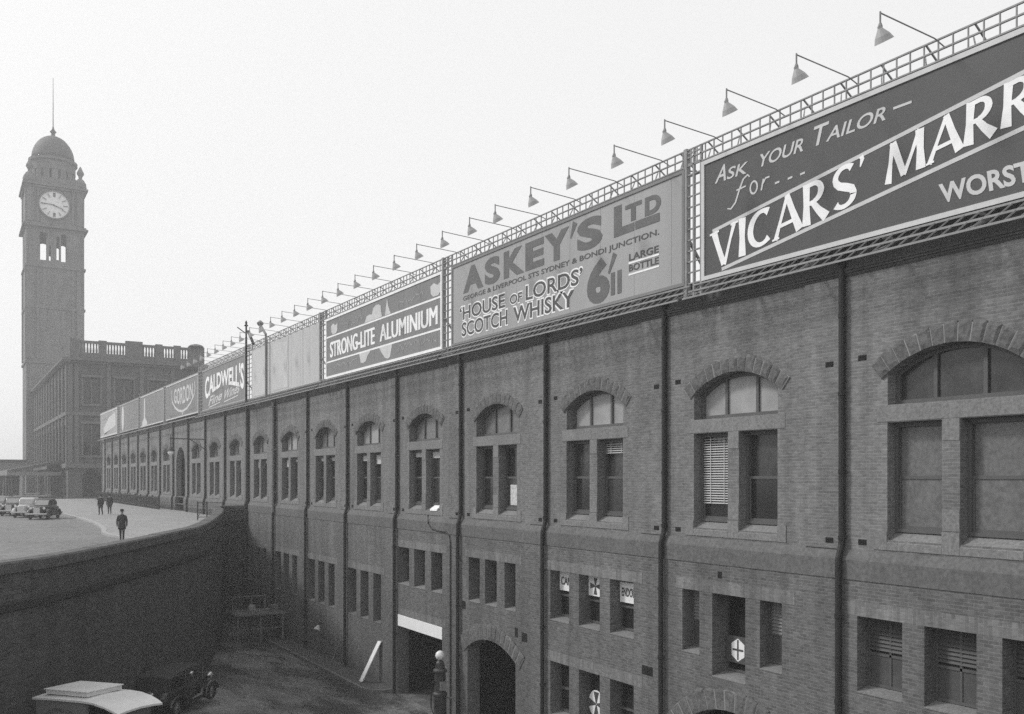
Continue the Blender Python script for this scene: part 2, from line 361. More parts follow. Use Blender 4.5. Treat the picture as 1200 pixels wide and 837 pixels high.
# ------------------------------------------------------------------ the long brick building
B = thing('brick_building', 'long dark brick building with arched upper windows and tall downpipes', 'building', (19.7, 15.79, 0))
AM0, AM1 = 2.24, 5.63
SASH = [(2.26, 3.73), (4.18, 5.64)]
def yb(n, mm): return Y0 + n * PIT + mm
LOW = {}
for n in range(-2, 8):
    if n < 0: LOW[n] = [(1.4, 2.67, 5.62, 7.55), (3.26, 4.55, 5.62, 7.55), (5.14, 6.43, 5.62, 7.55)]
    elif n == 0: LOW[n] = [(1.99, 2.80, 5.62, 7.58), (3.36, 4.71, 5.07, 7.58), (5.26, 6.03, 5.62, 7.58)]
    elif n == 1: LOW[n] = [(1.53, 2.83, 5.62, 7.53), (3.42, 4.68, 5.62, 7.53), (5.30, 6.55, 5.62, 7.53), (1.53, 2.83, 2.0, 4.07), (3.42, 4.68, 2.0, 4.07), (5.30, 6.55, 2.0, 4.07)]
    elif n == 2: LOW[n] = [(2.18, 3.05, 5.6, 7.55), (3.68, 4.68, 5.6, 7.55), (5.13, 6.12, 5.6, 7.55)]
    elif n == 3: LOW[n] = [(1.77, 2.92, 5.63, 7.53), (3.6, 4.8, 5.63, 7.53), (5.39, 6.71, 5.63, 7.53)]
    else: LOW[n] = [(1.99, 3.02, 3.25, 5.9), (3.7, 4.85, 3.25, 5.9), (5.46, 6.72, 3.25, 5.9)]
DOORBAY = 11
YS = Y0 + NB0 * PIT
ZT = 16.2
# upper wall
polys = [rect(YS, YE, 9.1, ZT)]
for n in range(NB0, NB1):
    if n == DOORBAY: polys.append(arch(yb(n, 1.9), yb(n, 5.9), 9.15, 12.6, 1.5, 18)); continue
    polys.append([(a, b) for a, b in arch(yb(n, AM0), yb(n, AM1), 12.83, 13.6, .56)])
    for a, b in SASH: polys.append(rect(yb(n, a), yb(n, b), 9.5, 12.4))
wall_x(polys, D, .5).build('upper_wall', M['brick'], B)
# lower wall, a little proud
polys = [rect(YS, YE, -.4, 8.45)]
for n, lst in LOW.items():
    for a, b, c, d in lst: polys.append(rect(yb(n, a), yb(n, b), c, d))
polys.append(arch(yb(2, 2.18), yb(2, 6.23), .02, 3.55, .6))
polys.append(arch(yb(0, 1.75), yb(0, 6.15), .02, 3.22, .96))
polys.append(rect(yb(3, 1.77), yb(3, 6.72), .02, 4.08))
polys.append(rect(yb(DOORBAY, 1.9), yb(DOORBAY, 5.9), 7.76, 8.4))
wall_x(polys, D - .12, .62).build('lower_wall', M['brick_low'], B)
# rest of the shell: ends, rear, roof
m = MB(); m.box(D, 35.2, YS - .35, YS - .003, -.4, 16.3).box(D + .003, 35.2, YE + .003, YE + .35, -.4, 16.3).box(34.9, 35.2, YS, YE, -.4, 16.2)
m.build_each('end_wall', M['brick_low'], B)
m = MB(); m.box(D + .45, 35.3, YS - .3, YE + .3, 16.32, 16.5); m.build('roof', M['frieze'], B)
m = MB(); m.box(D + .35, D + .55, YS, YE, 16.5, 17.2).build('parapet_wall', M['brick_low'], B)
# dark rooms behind the big openings
m = MB()
for n, a, b, z in ((2, 1.6, 6.8, 4.7), (0, 1.0, 6.8, 5.2), (3, 1.3, 6.75, 4.6)):
    y0, y1 = yb(n, a), yb(n, b); x0, x1 = D + .5, D + 6
    m = MB(); m.box(x1, x1 + .1, y0, y1, 0, z).box(x0 + .003, x1, y0 - .1, y0, 0, z).box(x0 + .003, x1, y1, y1 + .1, 0, z).box(x0 + .003, x1, y0, y1, z, z + .1); m.build('doorway_interior', M['void'], B)
y0, y1 = yb(DOORBAY, 1.6), yb(DOORBAY, 6.2)
m = MB(); m.box(D + 1.2, D + 1.3, y0, y1, 7.6, 14.6)
m.build('doorway_interior', M['void'], B)
m = MB(); m.box(D - .1, D + 6, YS, Y0 + 5 * PIT, -.2, .008); m.build('garage_floor', M['court_path'], B)
# frieze, moulding
m = MB(); m.prism([(D + .3, 16.2), (D - .02, 16.2), (D - .05, 16.24), (D - .05, 16.27), (D - .09, 16.29), (D - .09, 16.33), (D - .12, 16.35), (D - .12, 16.40), (D - .04, 16.43), (D - .04, 17.0), (D + .3, 17.0)], YS, YE)
m.build('frieze', M['frieze'], B)
# string course, split at the street door
for a, b in ((YS, yb(DOORBAY, 1.9)), (yb(DOORBAY, 5.9), YE)):
    m = MB(); m.prism([(D + .2, 8.452), (D - .145, 8.452), (D - .15, 8.95), (D - .13, 9.0), (D - .02, 9.2), (D + .2, 9.2)], a, b); m.build('string_course', M['band'], B)
# pilasters, pipes, stone trims, arches
def stone_arch(y0, y1, zs, rise, depth, n, x, ext=.07):
    c = (y0 + y1) / 2; h = (y1 - y0) / 2; r = (h * h + rise * rise) / (2 * rise); t = math.asin(h / r); zc = zs + rise - r
    bed = MB(); st = MB(); t2 = t + ext
    def pt(q, rad): return (c + rad * math.sin(q), zc + rad * math.cos(q))
    k = 24
    ring = [pt(-t2 + 2 * t2 * i / k, r + .005) for i in range(k + 1)] + [pt(t2 - 2 * t2 * i / k, r + depth * .93) for i in range(k + 1)]
    bed.prism(ring, x - .036, x - .003, 'x')
    for i in range(n):
        a = -t2 + 2 * t2 * i / n; b = -t2 + 2 * t2 * (i + 1) / n; g = .013 / r
        ro = r + depth * random.uniform(.93, 1.08); pr = random.uniform(.045, .07)
        a += g; b -= g; mid = (a + b) / 2
        A = [pt(a, r), pt(b, r), pt(b, ro * random.uniform(.99, 1.0)), pt(mid, ro), pt(a, ro * random.uniform(.985, 1.0))]
        cy = sum(p[0] for p in A) / 5; cz = sum(p[1] for p in A) / 5
        back = [(x - .032, p[0], p[1]) for p in A]; f1 = [(x - pr * .75, p[0], p[1]) for p in A]
        f2 = [(x - pr * random.uniform(1, 1.35), cy + (p[0] - cy) * .62, cz + (p[1] - cz) * .62) for p in A]
        st.add(back + f1 + f2, [(j, (j + 1) % 5, 5 + (j + 1) % 5, 5 + j) for j in range(5)] + [(5 + j, 5 + (j + 1) % 5, 10 + (j + 1) % 5, 10 + j) for j in range(5)] + [(10, 11, 12, 13, 14)])
    return st, bed
def trims(n):
    y = lambda a: yb(n, a)
    if n == DOORBAY: return
    x0, x1 = D - .012, D + .3
    m = MB(); m.box(x0, x1, y(1.98), y(5.92), 12.415, 12.815)                    # stone band between fanlight and sashes
    m.build('stone_band', M['stone'], B, bevel=.008)
    m = MB(); m.box(x0 - .01, x1, y(1.94), y(2.255), 9.26, 9.72).box(x0 - .01, x1, y(3.735), y(4.175), 9.26, 9.78).box(x0 - .01, x1, y(5.645), y(6.03), 9.26, 9.72)
    for a, b in SASH: m.prism([(D + .4, 9.262), (x0 - .012, 9.262), (x0 - .012, 9.44), (D + .34, 9.69), (D + .4, 9.69)], y(a + .002), y(b - .002))
    m.build('window_sill', M['stone'], B)
    st, bed = stone_arch(y(AM0), y(AM1), 13.6, .56, .47, 13, D)
    s = st.build('stone_arch', M['rock'], B); bed.build('mortar_bed', M['mortar'], s)
    m = MB(); m.box(x0 - .0025, x0 + .02, y(3.95), y(3.968), 12.418, 12.812).box(x0 - .0125, x0 + .02, y(3.95), y(3.968), 9.263, 9.70)
    for yy in (2.6, 5.3): m.box(x0 - .0145, x0 - .005, y(yy), y(yy) + .014, 9.264, 9.43)
    m.build_each('mortar_joint', M['mortar'], B)
    # street-side mullion in stone blocks
    m = MB(); m.box(x0, x1, y(3.74), y(4.17), 9.8, 10.3).box(x0, x1, y(3.74), y(4.17), 11.9, 12.41); m.build_each('mullion_block', M['stone'], B, bevel=.006)
for n in range(NB0, NB1): trims(n)
for n in range(NB0, NB1 + 1):
    y = Y0 + n * PIT
    m = MB(); m.box(D - .06, D + .1, y + .12, y + 1.25, 9.204, 16.2); m.build('pilaster', M['brick'], B)
    zb = .02 if y < 72 else 7.7
    r = .085  # radius takes in the dark width of the pipe's shadow
    if n == 8: r = .16
    path = [(D - .11, y, 16.75), (D - .11, y, 9.45), (D - .13, y, 9.3), (D - .24, y, 8.98), (D - .25, y, 8.85), (D - .25, y, zb)]
    m = MB(); m.tube(path, r, 10)
    for z in (15.2, 13.2, 11.2, 9.5, 7.5, 5.3, 3.1):
        if z > zb: xx = D - .11 if z > 9.2 else D - .25; m.lathe([(r + .02, -.05), (r + .02, .05)], (xx, y, z), 10)
    m.box(D - .26, D - .02, y - .13, y + .13, 16.55, 16.8)
    m.build('downpipe', M['pipe'], B, smooth=False)
# air bricks
for n in range(-2, 7):
    for mm, zz in ((-.55, 14.0), (.42, 13.93), (-.55, 9.34), (.42, 9.34)):
        v = MB(); yy = yb(n, mm) - .11
        v.box(D - (.067 if mm > 0 else .006), D - .002 if mm < 0 else D - .02, yy, yy + .25, zz, zz + .14)
        v.build('air_brick', M['void'], B)
for n, mm, zz, w_, h_ in ((1, .55, 4.55, .55, .3), (2, 1.3, 4.5, .4, .35), (2, 2.0, 4.6, .22, .38), (2, 6.4, 5.2, .35, .35), (0, 4.3, 8.05, .17, .2)):
    v = MB(); v.box(D - .127, D - .05, yb(n, mm), yb(n, mm) + w_, zz, zz + h_); v.build('air_brick', M['void'], B)
# upper windows
XG = D + .36
def fan(n, gm):
    y = lambda a: yb(n, a)
    g = wall_x([arch(y(AM0 + .05), y(AM1 - .05), 12.85, 13.6, .53)], XG + .02, .02).build('arched_window', gm, B)
    h0 = arch(y(AM0 - .0), y(AM1 + .0), 12.832, 13.6, .555); h1 = arch(y(AM0 + .13), y(AM1 - .13), 12.95, 13.55, .50)
    f = wall_x([h0, h1], XG - .06, .1)
    for c in (-.62, .62): f.box(XG - .045, XG + .03, y(3.935 + c - .05), y(3.935 + c + .05), 12.93, 14.12 - .11)
    f.build('window_frame', M['frame'], g)
def sash(n, k, gm, gm_low=None, blind=None, open_low=False):
    a, b = SASH[k]; y0, y1 = yb(n, a) + .004, yb(n, b) - .004; zb, zt = 9.70, 12.398; zm = 11.05
    m = MB(); m.box(XG + .05, XG + .06, y0 + .08, y1 - .08, zm, zt - .08)
    g = m.build('sash_window', gm, B)
    m = MB(); m.box(XG + .0, XG + .01, y0 + .08, y1 - .08, zb + .08, zm); m.build('lower_pane', gm_low or gm, g)
    f = MB(); f.box(XG - .08, XG + .1, y0, y0 + .1, zb, zt).box(XG - .08, XG + .1, y1 - .1, y1, zb, zt).box(XG - .08, XG + .1, y0 + .1, y1 - .1, zt - .11, zt).box(XG - .08, XG + .1, y0 + .1, y1 - .1, zb, zb + .09)
    f.box(XG - .03, XG + .08, y0 + .1, y1 - .1, zm - .04, zm + .04)
    f.box(XG - .03, XG + .04, y0 + .1, y0 + .15, zb + .09, zm - .04).box(XG - .03, XG + .04, y1 - .15, y1 - .1, zb + .09, zm - .04).box(XG - .03, XG + .04, y0 + .15, y1 - .15, zb + .09, zb + .16)
    f.build('window_frame', M['frame'], g)
    if blind == 'venetian' or blind == 'short':
        z0 = 10.25 if blind == 'venetian' else 11.9
        m = MB(); z = zt - .16
        while z > z0: m.add([(XG - .03, y0 + .12, z), (XG - .03, y1 - .12, z), (XG - .075, y1 - .12, z - .035), (XG - .075, y0 + .12, z - .035)], [(0, 1, 2, 3)]); z -= .075
        for q in (.3, .7): yy = y0 + (y1 - y0) * q; m.box(XG - .082, XG - .078, yy - .012, yy + .012, z0, zt - .12)
        m.build('venetian_blind', M['blind'], g)
    elif blind:
        m = MB(); m.box(XG - .035, XG - .025, y0 + .11, y1 - .11, zt - .11 - blind, zt - .1); m.build('roller_blind', M['cloth'], g)
for n in range(NB0, NB1):
    if n == DOORBAY: continue
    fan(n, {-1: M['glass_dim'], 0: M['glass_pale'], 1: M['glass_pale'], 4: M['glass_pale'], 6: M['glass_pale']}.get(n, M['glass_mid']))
    for k in (0, 1):
        gm, gl, bl = random.choice((M['glass'], M['glass_dim'])), random.choice((M['glass'], M['glass_dim'])), None
        if n == -1: gm, gl = M['glass_mid'], M['glass_mid']
        if n == 0 and k == 1: bl = 'venetian'
        if n == 1 and k == 0: bl = 'short'
        if 3 <= n <= 9: bl = random.choice([.18, .3, .5, .22])
        sash(n, k, gm, gl, bl)
m = MB(); m.box(XG - .06, XG - .045, yb(2, 2.55), yb(2, 3.25), 9.9, 10.75); m.build('poster', mat('torn_poster', .55, .8, .6, 9), B)
# lower windows
XL = D - .12 + .47
LOUVRE = {(0, 0), (0, 2), (-1, 0), (-1, 1), (-1, 2), (-2, 0), (-2, 1), (-2, 2)}
for n, lst in LOW.items():
    for i, (a, b, z0, z1) in enumerate(lst):
        y0, y1 = yb(n, a) + .003, yb(n, b) - .003
        xg = XL + (.15 if (n, i) == (0, 1) else 0)
        m = MB(); m.box(xg + .03, xg + .04, y0 + .03, y1 - .03, z0 + .2, z1); g = m.build('small_window', M['void'] if n >= 2 or (n, i) == (0, 1) else M['glass'], B)
        f = MB(); t = .06
        f.box(xg - .04, xg + .06, y0, y0 + t, z0 + .15, z1 - .002).box(xg - .04, xg + .06, y1 - t, y1, z0 + .15, z1 - .002).box(xg - .04, xg + .06, y0 + t, y1 - t, z1 - t, z1 - .002).box(xg - .04, xg + .06, y0 + t, y1 - t, z0 + .15, z0 + .22)
        zmid = z0 + (z1 - z0) * .5
        if (n, i) != (0, 1): f.box(xg - .035, xg + .05, y0 + t, y1 - t, zmid - .035, zmid + .035)
        if n < 0: f.box(xg - .035, xg + .05, (y0 + y1) / 2 - .03, (y0 + y1) / 2 + .03, z0 + .22, z1 - t)
        f.build('window_frame', M['frame'], g)
        if (n, i) in LOUVRE:
            m = MB(); z = z1 - .12
            while z > zmid + .06: m.add([(xg + .02, y0 + t, z + .05), (xg + .02, y1 - t, z + .05), (xg - .045, y1 - t, z - .04), (xg - .045, y0 + t, z - .04), (xg + .01, y0 + t, z + .05), (xg + .01, y1 - t, z + .05), (xg - .055, y1 - t, z - .04), (xg - .055, y0 + t, z - .04)], [(0, 1, 2, 3), (7, 6, 5, 4), (3, 2, 6, 7), (0, 4, 5, 1)]); z -= .1
            m.build('louvre', M['shutter'] if n < 0 else M['louvre'], g)
            m = MB(); m.box(xg - .01, xg + .0, y0 + t, y1 - t, z0 + .22, zmid - .035); m.build('lower_panel', M['shutter'], g)
        # sloping sill inside the opening
        m = MB(); m.prism([(xg + .05, z0 + .002), (D - .135, z0 + .002), (D - .135, z0 + .03), (xg + .05, z0 + .15)], y0, y1); m.build('window_sill', M['stone'] if n < 4 else M['brick_low'], B)
    zt = lst[0][3]
    ya, ye = yb(n, lst[0][0]) - .45, yb(n, lst[2][1]) + .3
    m = MB(); m.box(D - .128, D + .2, ya, ye, zt + .003, zt + .37); m.build_each('window_lintel', M['soldier'], B)
    if n == 1: m = MB(); m.box(D - .128, D + .2, ya, ye, 4.073, 4.45); m.build_each('window_lintel', M['soldier'], B)
# lower arches and the lorry entrance
for (n, a, b, zs, rise, dep, k) in ((2, 2.18, 6.23, 3.55, .6, .68, 15), (0, 1.75, 6.15, 3.22, .96, .64, 15)):
    st, bed = stone_arch(yb(n, a), yb(n, b), zs, rise, dep, k, D - .12, .1); s = st.build('stone_arch', M['rock'], B); bed.build('mortar_bed', M['mortar'], s)
m = MB(); m.box(D - .14, D + .45, yb(3, 1.78), yb(3, 6.71), 3.5, 4.075); m.build('white_lintel', M['lintel'], B, bevel=.01)
m = MB(); m.box(D - .126, D + .2, yb(3, 1.4), yb(3, 6.74), 4.083, 4.42); m.build('lintel_course', M['soldier'], B)
m = MB(); m.box(D - .135, D + .498, yb(3, 6.722), yb(3, 6.8), 0, 1.75); m.build('whitewashed_jamb', M['stone'], B)
m = MB(); m.tube([(D - .17, 39.65, 9.25), (D - .19, 39.6, 8.85), (D - .19, 39.3, 8.65), (D - .19, 38.6, 8.56), (D - .19, 37.8, 8.55), (D - .17, 37.45, 8.4), (D - .17, 37.36, 8.1), (D - .17, 37.36, .2)], .03, 6); m.build('conduit', M['pipe'], B)
m = MB(); m.box(D - .16, D - .05, 73, yb(DOORBAY, 1.8), 7.6, 8.2).box(D - .16, D - .05, yb(DOORBAY, 6.0), YE, 7.6, 8.2); m.build_each('plinth', M['rwall'], B)

# ------------------------------------------------------------------ billboards on the parapet
XB, ZB, HB = 19.17, 16.9, 3.55
class Board:
    def __init__(s, Yl, Yr, label, m, border=None, H=HB, bw=.16):
        s.Yl, s.Yr, s.H, s.W = Yl, Yr, H, Yl - Yr
        s.t = thing('billboard', label, 'billboard', (XB, Yl, ZB), 'painted billboards along the parapet')
        b = MB(); b.box(XB, XB + .06, Yr, Yl, ZB, ZB + H); b.build('panel', m, s.t)
        if border:
            f = MB(); x0, x1 = XB - .035, XB - .002
            f.box(x0, x1, Yr, Yl, ZB, ZB + bw).box(x0, x1, Yr, Yl, ZB + H - bw, ZB + H).box(x0, x1, Yr, Yr + bw, ZB + bw, ZB + H - bw).box(x0, x1, Yl - bw, Yl, ZB + bw, ZB + H - bw); f.build('border', border, s.t)
        f = MB(); u = 1.83 if m is not M['brd_dark'] else 99
        while u < s.W - .3: f.box(XB - .0025, XB + .01, Yl - u - .006, Yl - u + .006, ZB + (bw if border else .02), ZB + H - (bw if border else .02)); u += 1.83
        if f.v: f.build('sheet_joint', M['brd_mid'] if m is not M['brd_mid'] else M['ink_mid'], s.t)
        f = MB()
        for k in range(int(s.W / 2.3) + 1):
            y = Yr + .3 + k * 2.3
            if y < Yl - .1: f.box(XB + .062, XB + .16, y, y + .1, ZB, ZB + H)
        f.build('backing_post', M['steel'], s.t)
    def p(s, u, v, d): return (XB - .004 - d, s.Yl - u, ZB + v)
    def text(s, t, bl, br, tl, m, bold=0, d=.006, warp=None, name='lettering', stretch=None):
        vs, fs = text_mesh(t, bold)
        x0, x1 = min(v[0] for v in vs), max(v[0] for v in vs); hh = .73
        z0, z1 = 0.0, hh
        q = MB(); out = []
        for x, y, z in vs:
            a = (x - x0) / (x1 - x0); b = (y - z0) / (z1 - z0)
            u = bl[0] + (br[0] - bl[0]) * a + (tl[0] - bl[0]) * b; v = bl[1] + (br[1] - bl[1]) * a + (tl[1] - bl[1]) * b
            if warp: u, v = warp(u, v, a, b)
            out.append(s.p(u, v, d if z > 0 else d - .005))
        q.add(out, fs); return q.build(name, m, s.t)
    def poly(s, pts, m, d=.005, name='painted_shape'):
        vs, fs = curve_fill([pts], .004); q = MB(); q.add([s.p(a, b, d + c) for a, b, c in vs], fs); return q.build(name, m, s.t)
    def ribbon(s, q, pts, ws, d=.006):
        pts = [Vector(p) for p in pts]; Lr = []; Rr = []
        if not isinstance(ws, (list, tuple)): ws = [ws] * len(pts)
        for i, p in enumerate(pts):
            t = (pts[min(i + 1, len(pts) - 1)] - pts[max(i - 1, 0)]).normalized(); nn = Vector((-t.y, t.x)) * ws[i] / 2
            Lr.append(p + nn); Rr.append(p - nn)
        n = len(pts); vs = [s.p(a.x, a.y, d) for a in Lr + Rr] + [s.p(a.x, a.y, d - .004) for a in Lr + Rr]
        fs = [(i, i + 1, n + i + 1, n + i) for i in range(n - 1)] + [(2 * n + i, 3 * n + i, 3 * n + i + 1, 2 * n + i + 1) for i in range(n - 1)]
        fs += [(i, 2 * n + i, 2 * n + i + 1, i + 1) for i in range(n - 1)] + [(n + i, n + i + 1, 3 * n + i + 1, 3 * n + i) for i in range(n - 1)] + [(0, n, 3 * n, 2 * n), (n - 1, 3 * n - 1, 4 * n - 1, 2 * n - 1)][0:1]
        q.add(vs, fs)
    def line(s, a, b, wd, m, d=.005, name='rule'):
        q = MB(); s.ribbon(q, [a, b], wd, d); return q.build(name, m, s.t)

def arc(cx, cy, rx, ry, a0, a1, n=16): return [(cx + rx * math.cos(R(a0 + (a1 - a0) * i / n)), cy + ry * math.sin(R(a0 + (a1 - a0) * i / n))) for i in range(n + 1)]
def sw(n, a, b, c): return [a + (b - a) * (i / (n / 2)) if i <= n / 2 else b + (c - b) * ((i - n / 2) / (n / 2)) for i in range(n + 1)]
FLARE = {                                            # hand-lettered flared capitals in a unit-high box: strokes of (points, widths)
    'V': [([(.08, 1), (.2, .6), (.40, .02)], [.2, .16, .17]), ([(.74, 1), (.6, .6), (.42, 0)], [.12, .085, .1]), ([(-.06, .975), (.24, .975)], .05), ([(.62, .975), (.86, .975)], .05)],
    'I': [([(.14, 0), (.14, .5), (.14, 1)], [.24, .17, .24])],
    'C': [(arc(.42, .5, .33, .42, 52, 310, 20), [.2, .15, .11, .10, .11, .13, .15, .165, .175, .18, .18, .18, .175, .165, .15, .13, .11, .10, .10, .12, .16])],
    'A': [([(.05, 0), (.2, .45), (.38, .98)], [.12, .085, .1]), ([(.37, 1), (.52, .55), (.72, 0)], [.15, .165, .22]), ([(.16, .3), (.6, .3)], .085), ([(-.04, .022), (.16, .022)], .045)],
    'R': [([(.12, 0), (.12, .5), (.12, 1)], [.24, .165, .2]), ([(.1, .945), (.3, .945)] + arc(.3, .73, .2, .215, 85, -85, 12) + [(.3, .50), (.16, .50)], [.1, .1] + sw(12, .1, .17, .1) + [.1, .1]), ([(.28, .5), (.44, .25), (.64, 0)], [.13, .17, .24])],
    'S': [(arc(.32, .74, .22, .215, 35, 180, 10) + [(.12, .66), (.2, .56), (.36, .47), (.5, .38), (.54, .27)] + arc(.31, .26, .23, .215, 0, -150, 10), [.18, .14, .11, .1, .1, .1, .11, .12, .13, .14, .15, .16, .17, .18, .18, .17, .16, .15, .14, .12, .11, .10, .10, .10, .11, .14, .18])],
    'M': [([(.1, 0), (.13, .5), (.16, 1)], [.18, .1, .13]), ([(.16, 1), (.33, .5), (.48, .05)], [.18, .165, .16]), ([(.80, 1), (.64, .5), (.48, .05)], [.12, .085, .1]), ([(.80, 1), (.84, .5), (.88, 0)], [.22, .17, .25])],
}
LW = {'V': .84, 'I': .30, 'C': .78, 'A': .78, 'R': .76, 'S': .62, 'M': 1.02}
def flared(bd, word, bl, br, tl, m, d=.007):
    tot = sum(LW[c] for c in word); x = 0
    q = MB(); up = (tl[0] - bl[0], tl[1] - bl[1]); hgt = math.hypot(*up); dirx = (br[0] - bl[0], br[1] - bl[1])
    for c in word:
        for k, (pts, ws) in enumerate(FLARE[c]):
            sx = math.hypot(*dirx) / tot
            P = [(bl[0] + dirx[0] * (x + a) / tot + up[0] * b, bl[1] + dirx[1] * (x + a) / tot + up[1] * b) for a, b in pts]
            sc_ = (sx + hgt) / 2
            W = [v * sc_ for v in (ws if isinstance(ws, (list, tuple)) else [ws] * len(pts))]
            bd.ribbon(q, P, W, d + .0012 * k)
        x += LW[c]
    return q.build('lettering', m, bd.t)

# dark tailoring board, nearest
b = Board(20.5, 6.6, 'huge dark billboard with slanting white flared lettering, nearest on the parapet', M['brd_dark'], M['ink_pale'], bw=.12)
b.text('A', (.55, 2.76), (1.0, 2.75), (.72, 3.25), M['ink_pale'], .012); b.text('SK', (1.02, 2.75), (1.8, 2.72), (1.14, 3.08), M['ink_pale'], .012)
b.text('YOUR', (2.2, 2.74), (3.82, 2.74), (2.32, 3.1), M['ink_pale'], .012)
b.text('T', (4.05, 2.74), (4.52, 2.74), (4.2, 3.27), M['ink_pale'], .012); b.text('AILOR', (4.56, 2.74), (6.32, 2.73), (4.68, 3.08), M['ink_pale'], .012)
b.line((6.53, 2.92), (7.02, 2.91), .06, M['ink_pale'])
q = MB()
b.ribbon(q, [(1.05, 1.9), (1.2, 1.86), (1.38, 2.0), (1.52, 2.3), (1.68, 2.58), (1.85, 2.66), (1.92, 2.58)], [.03, .05, .06, .06, .06, .05, .04]); b.ribbon(q, [(1.42, 2.33), (1.78, 2.36)], .045, .0072)
b.ribbon(q, arc(2.08, 2.24, .13, .17, 60, 420, 16), .055, .0078); b.ribbon(q, [(2.36, 2.08), (2.44, 2.38)], .055, .0084); b.ribbon(q, [(2.42, 2.25), (2.52, 2.38), (2.66, 2.38)], .05, .009)
for u in (2.85, 3.3, 3.72): b.ribbon(q, [(u, 2.14), (u + .16, 2.15)], .055)
q.build_each('lettering', M['ink_pale'], b.t)
b.line((.45, 1.385), (13.5, 3.13), .1, M['ink_pale']); b.line((.83, .2), (13.5, 1.995), .1, M['ink_pale'])
flared(b, 'VICARS', (.42, .24), (5.5, .95), (.42, 1.32), M['ink_white'])
q = MB(); b.ribbon(q, [(5.62, 2.06), (5.66, 1.98), (5.60, 1.8)], [.13, .12, .03]); q.build('lettering', M['ink_white'], b.t)
flared(b, 'MARR', (6.28, 1.14), (9.98, 1.68), (6.34, 2.08), M['ink_white'])
b.text('WORST', (7.76, .36), (9.85, .32), (7.7, .8), M['ink_pale'], .03)
# whisky price board
b = Board(36.5, 21.25, 'wide pale grey billboard of whisky lettering with a large price on it', M['brd_grey'], M['brd_mid'], bw=.1)
dk, md = M['ink_dark'], M['ink_mid']
for t, u0, u1 in (('A', 1.05, 2.82), ('S', 2.95, 4.2), ('K', 4.5, 6.05), ('E', 6.14, 7.46), ('Y', 7.5, 9.1), ('S', 9.6, 11.1)): b.text(t, (u0, 2.24), (u1, 2.24), (u0, 3.25), md, .05)
q = MB(); b.ribbon(q, [(9.2, 2.78), (9.48, 3.3)], [.06, .3]); q.build('lettering', md, b.t)
q = MB(); b.ribbon(q, [(11.95, 2.24), (11.95, 3.27)], .42); b.ribbon(q, [(11.75, 2.38), (12.82, 2.38)], .27, .0072); b.ribbon(q, [(12.87, 2.39), (14.08, 2.39)], .27, .0078); q.build('lettering', md, b.t)
b.text('T', (12.35, 2.62), (13.2, 2.62), (12.35, 3.16), md, .05); b.text('D', (13.36, 2.60), (14.15, 2.60), (13.36, 3.16), md, .05)
b.text('GEORGE & LIVERPOOL STS SYDNEY & BONDI JUNCTION.', (1.05, 1.86), (14.06, 1.84), (1.05, 2.05), dk, .012)
def shadowed(t, u0, u1, v0, v1):
    b.text(t, (u0 - .03, v0 - .02), (u1 + .03, v0 - .02), (u0 - .03, v1 + .02), M['ink_white'], .06, .005); b.text(t, (u0, v0), (u1, v0), (u0, v1), dk, .016, .0125)
shadowed('\u2018HOUSE', .75, 4.6, 1.05, 1.62); shadowed('OF', 4.99, 5.9, 1.07, 1.45); shadowed('LORDS\u2019', 6.17, 9.95, 1.05, 1.62)
shadowed('SCOTCH', .94, 4.8, .33, .93); shadowed('WHISKY', 5.26, 9.4, .33, .93)
b.text('6', (10.2, .28), (11.5, .28), (10.2, 1.66), md, .05); q = MB(); b.ribbon(q, [(11.45, 1.09), (11.8, 1.7)], [.1, .24]); b.ribbon(q, [(11.68, .32), (11.68, 1.08)], .22, .0072); b.ribbon(q, [(12.04, .32), (12.04, 1.1)], .22, .0078); q.build('lettering', md, b.t)
b.text('LARGE', (12.55, 1.3), (14.04, 1.28), (12.55, 1.53), dk, .02); b.text('BOTTLE', (12.55, .95), (14.04, .92), (12.55, 1.17), dk, .02)
b.line((12.53, 1.22), (14.06, 1.21), .06, M['ink_white']); b.line((12.53, .84), (14.06, .84), .06, M['ink_white'])
# aluminium board with the map
b = Board(52.6, 37.45, 'grey billboard with white bands and a pale map of Australia behind aluminium lettering', M['brd_mid'], M['ink_white'], bw=.13)
q0 = -.2
b.line((.13, 2.44), (15.0, 2.41), .09, M['ink_white']); b.line((.13, .97), (15.0, .95), .09, M['ink_white'])
for e, dd in ((0, .006), (.1, .0075), (.05, .0082)):
    b.text('STRONG-LITE', (.68 + e, 1.22), (7.28 + e, 1.21), (.68 + e, 2.15), M['ink_white'], .006, dd); b.text('ALUMINIUM', (8.02 + e, 1.22), (14.6 + e, 1.21), (8.02 + e, 2.13), M['ink_white'], 0, dd)
mp1 = [(6.0, 2.49), (6.23, 2.8), (6.6, 2.86), (7.0, 2.8), (7.15, 3.1), (7.5, 3.22), (7.9, 3.2), (8.15, 3.08), (8.2, 2.75), (8.35, 2.49)]
b.poly(mp1, M['ink_pale']); b.poly([(8.7, 2.49), (8.85, 2.95), (8.97, 3.33), (9.1, 2.95), (9.42, 2.49)], M['ink_pale'])
b.poly([(5.2, .92), (5.35, .65), (5.42, .4), (5.8, .36), (6.15, .42), (6.4, .7), (6.85, .92)], M['ink_pale']); b.poly([(7.95, .92), (8.3, .6), (8.7, .31), (9.1, .22), (9.35, .3), (9.5, .65), (9.6, .92)], M['ink_pale'])
for u in (.85, 13.95): b.poly([(u, 3.05), (u + .35, 3.15), (u + .75, 3.0), (u + 1.05, 3.1), (u + 1.02, 2.65), (u + .8, 2.52), (u + .3, 2.52), (u + .05, 2.7)], M['ink_pale'])
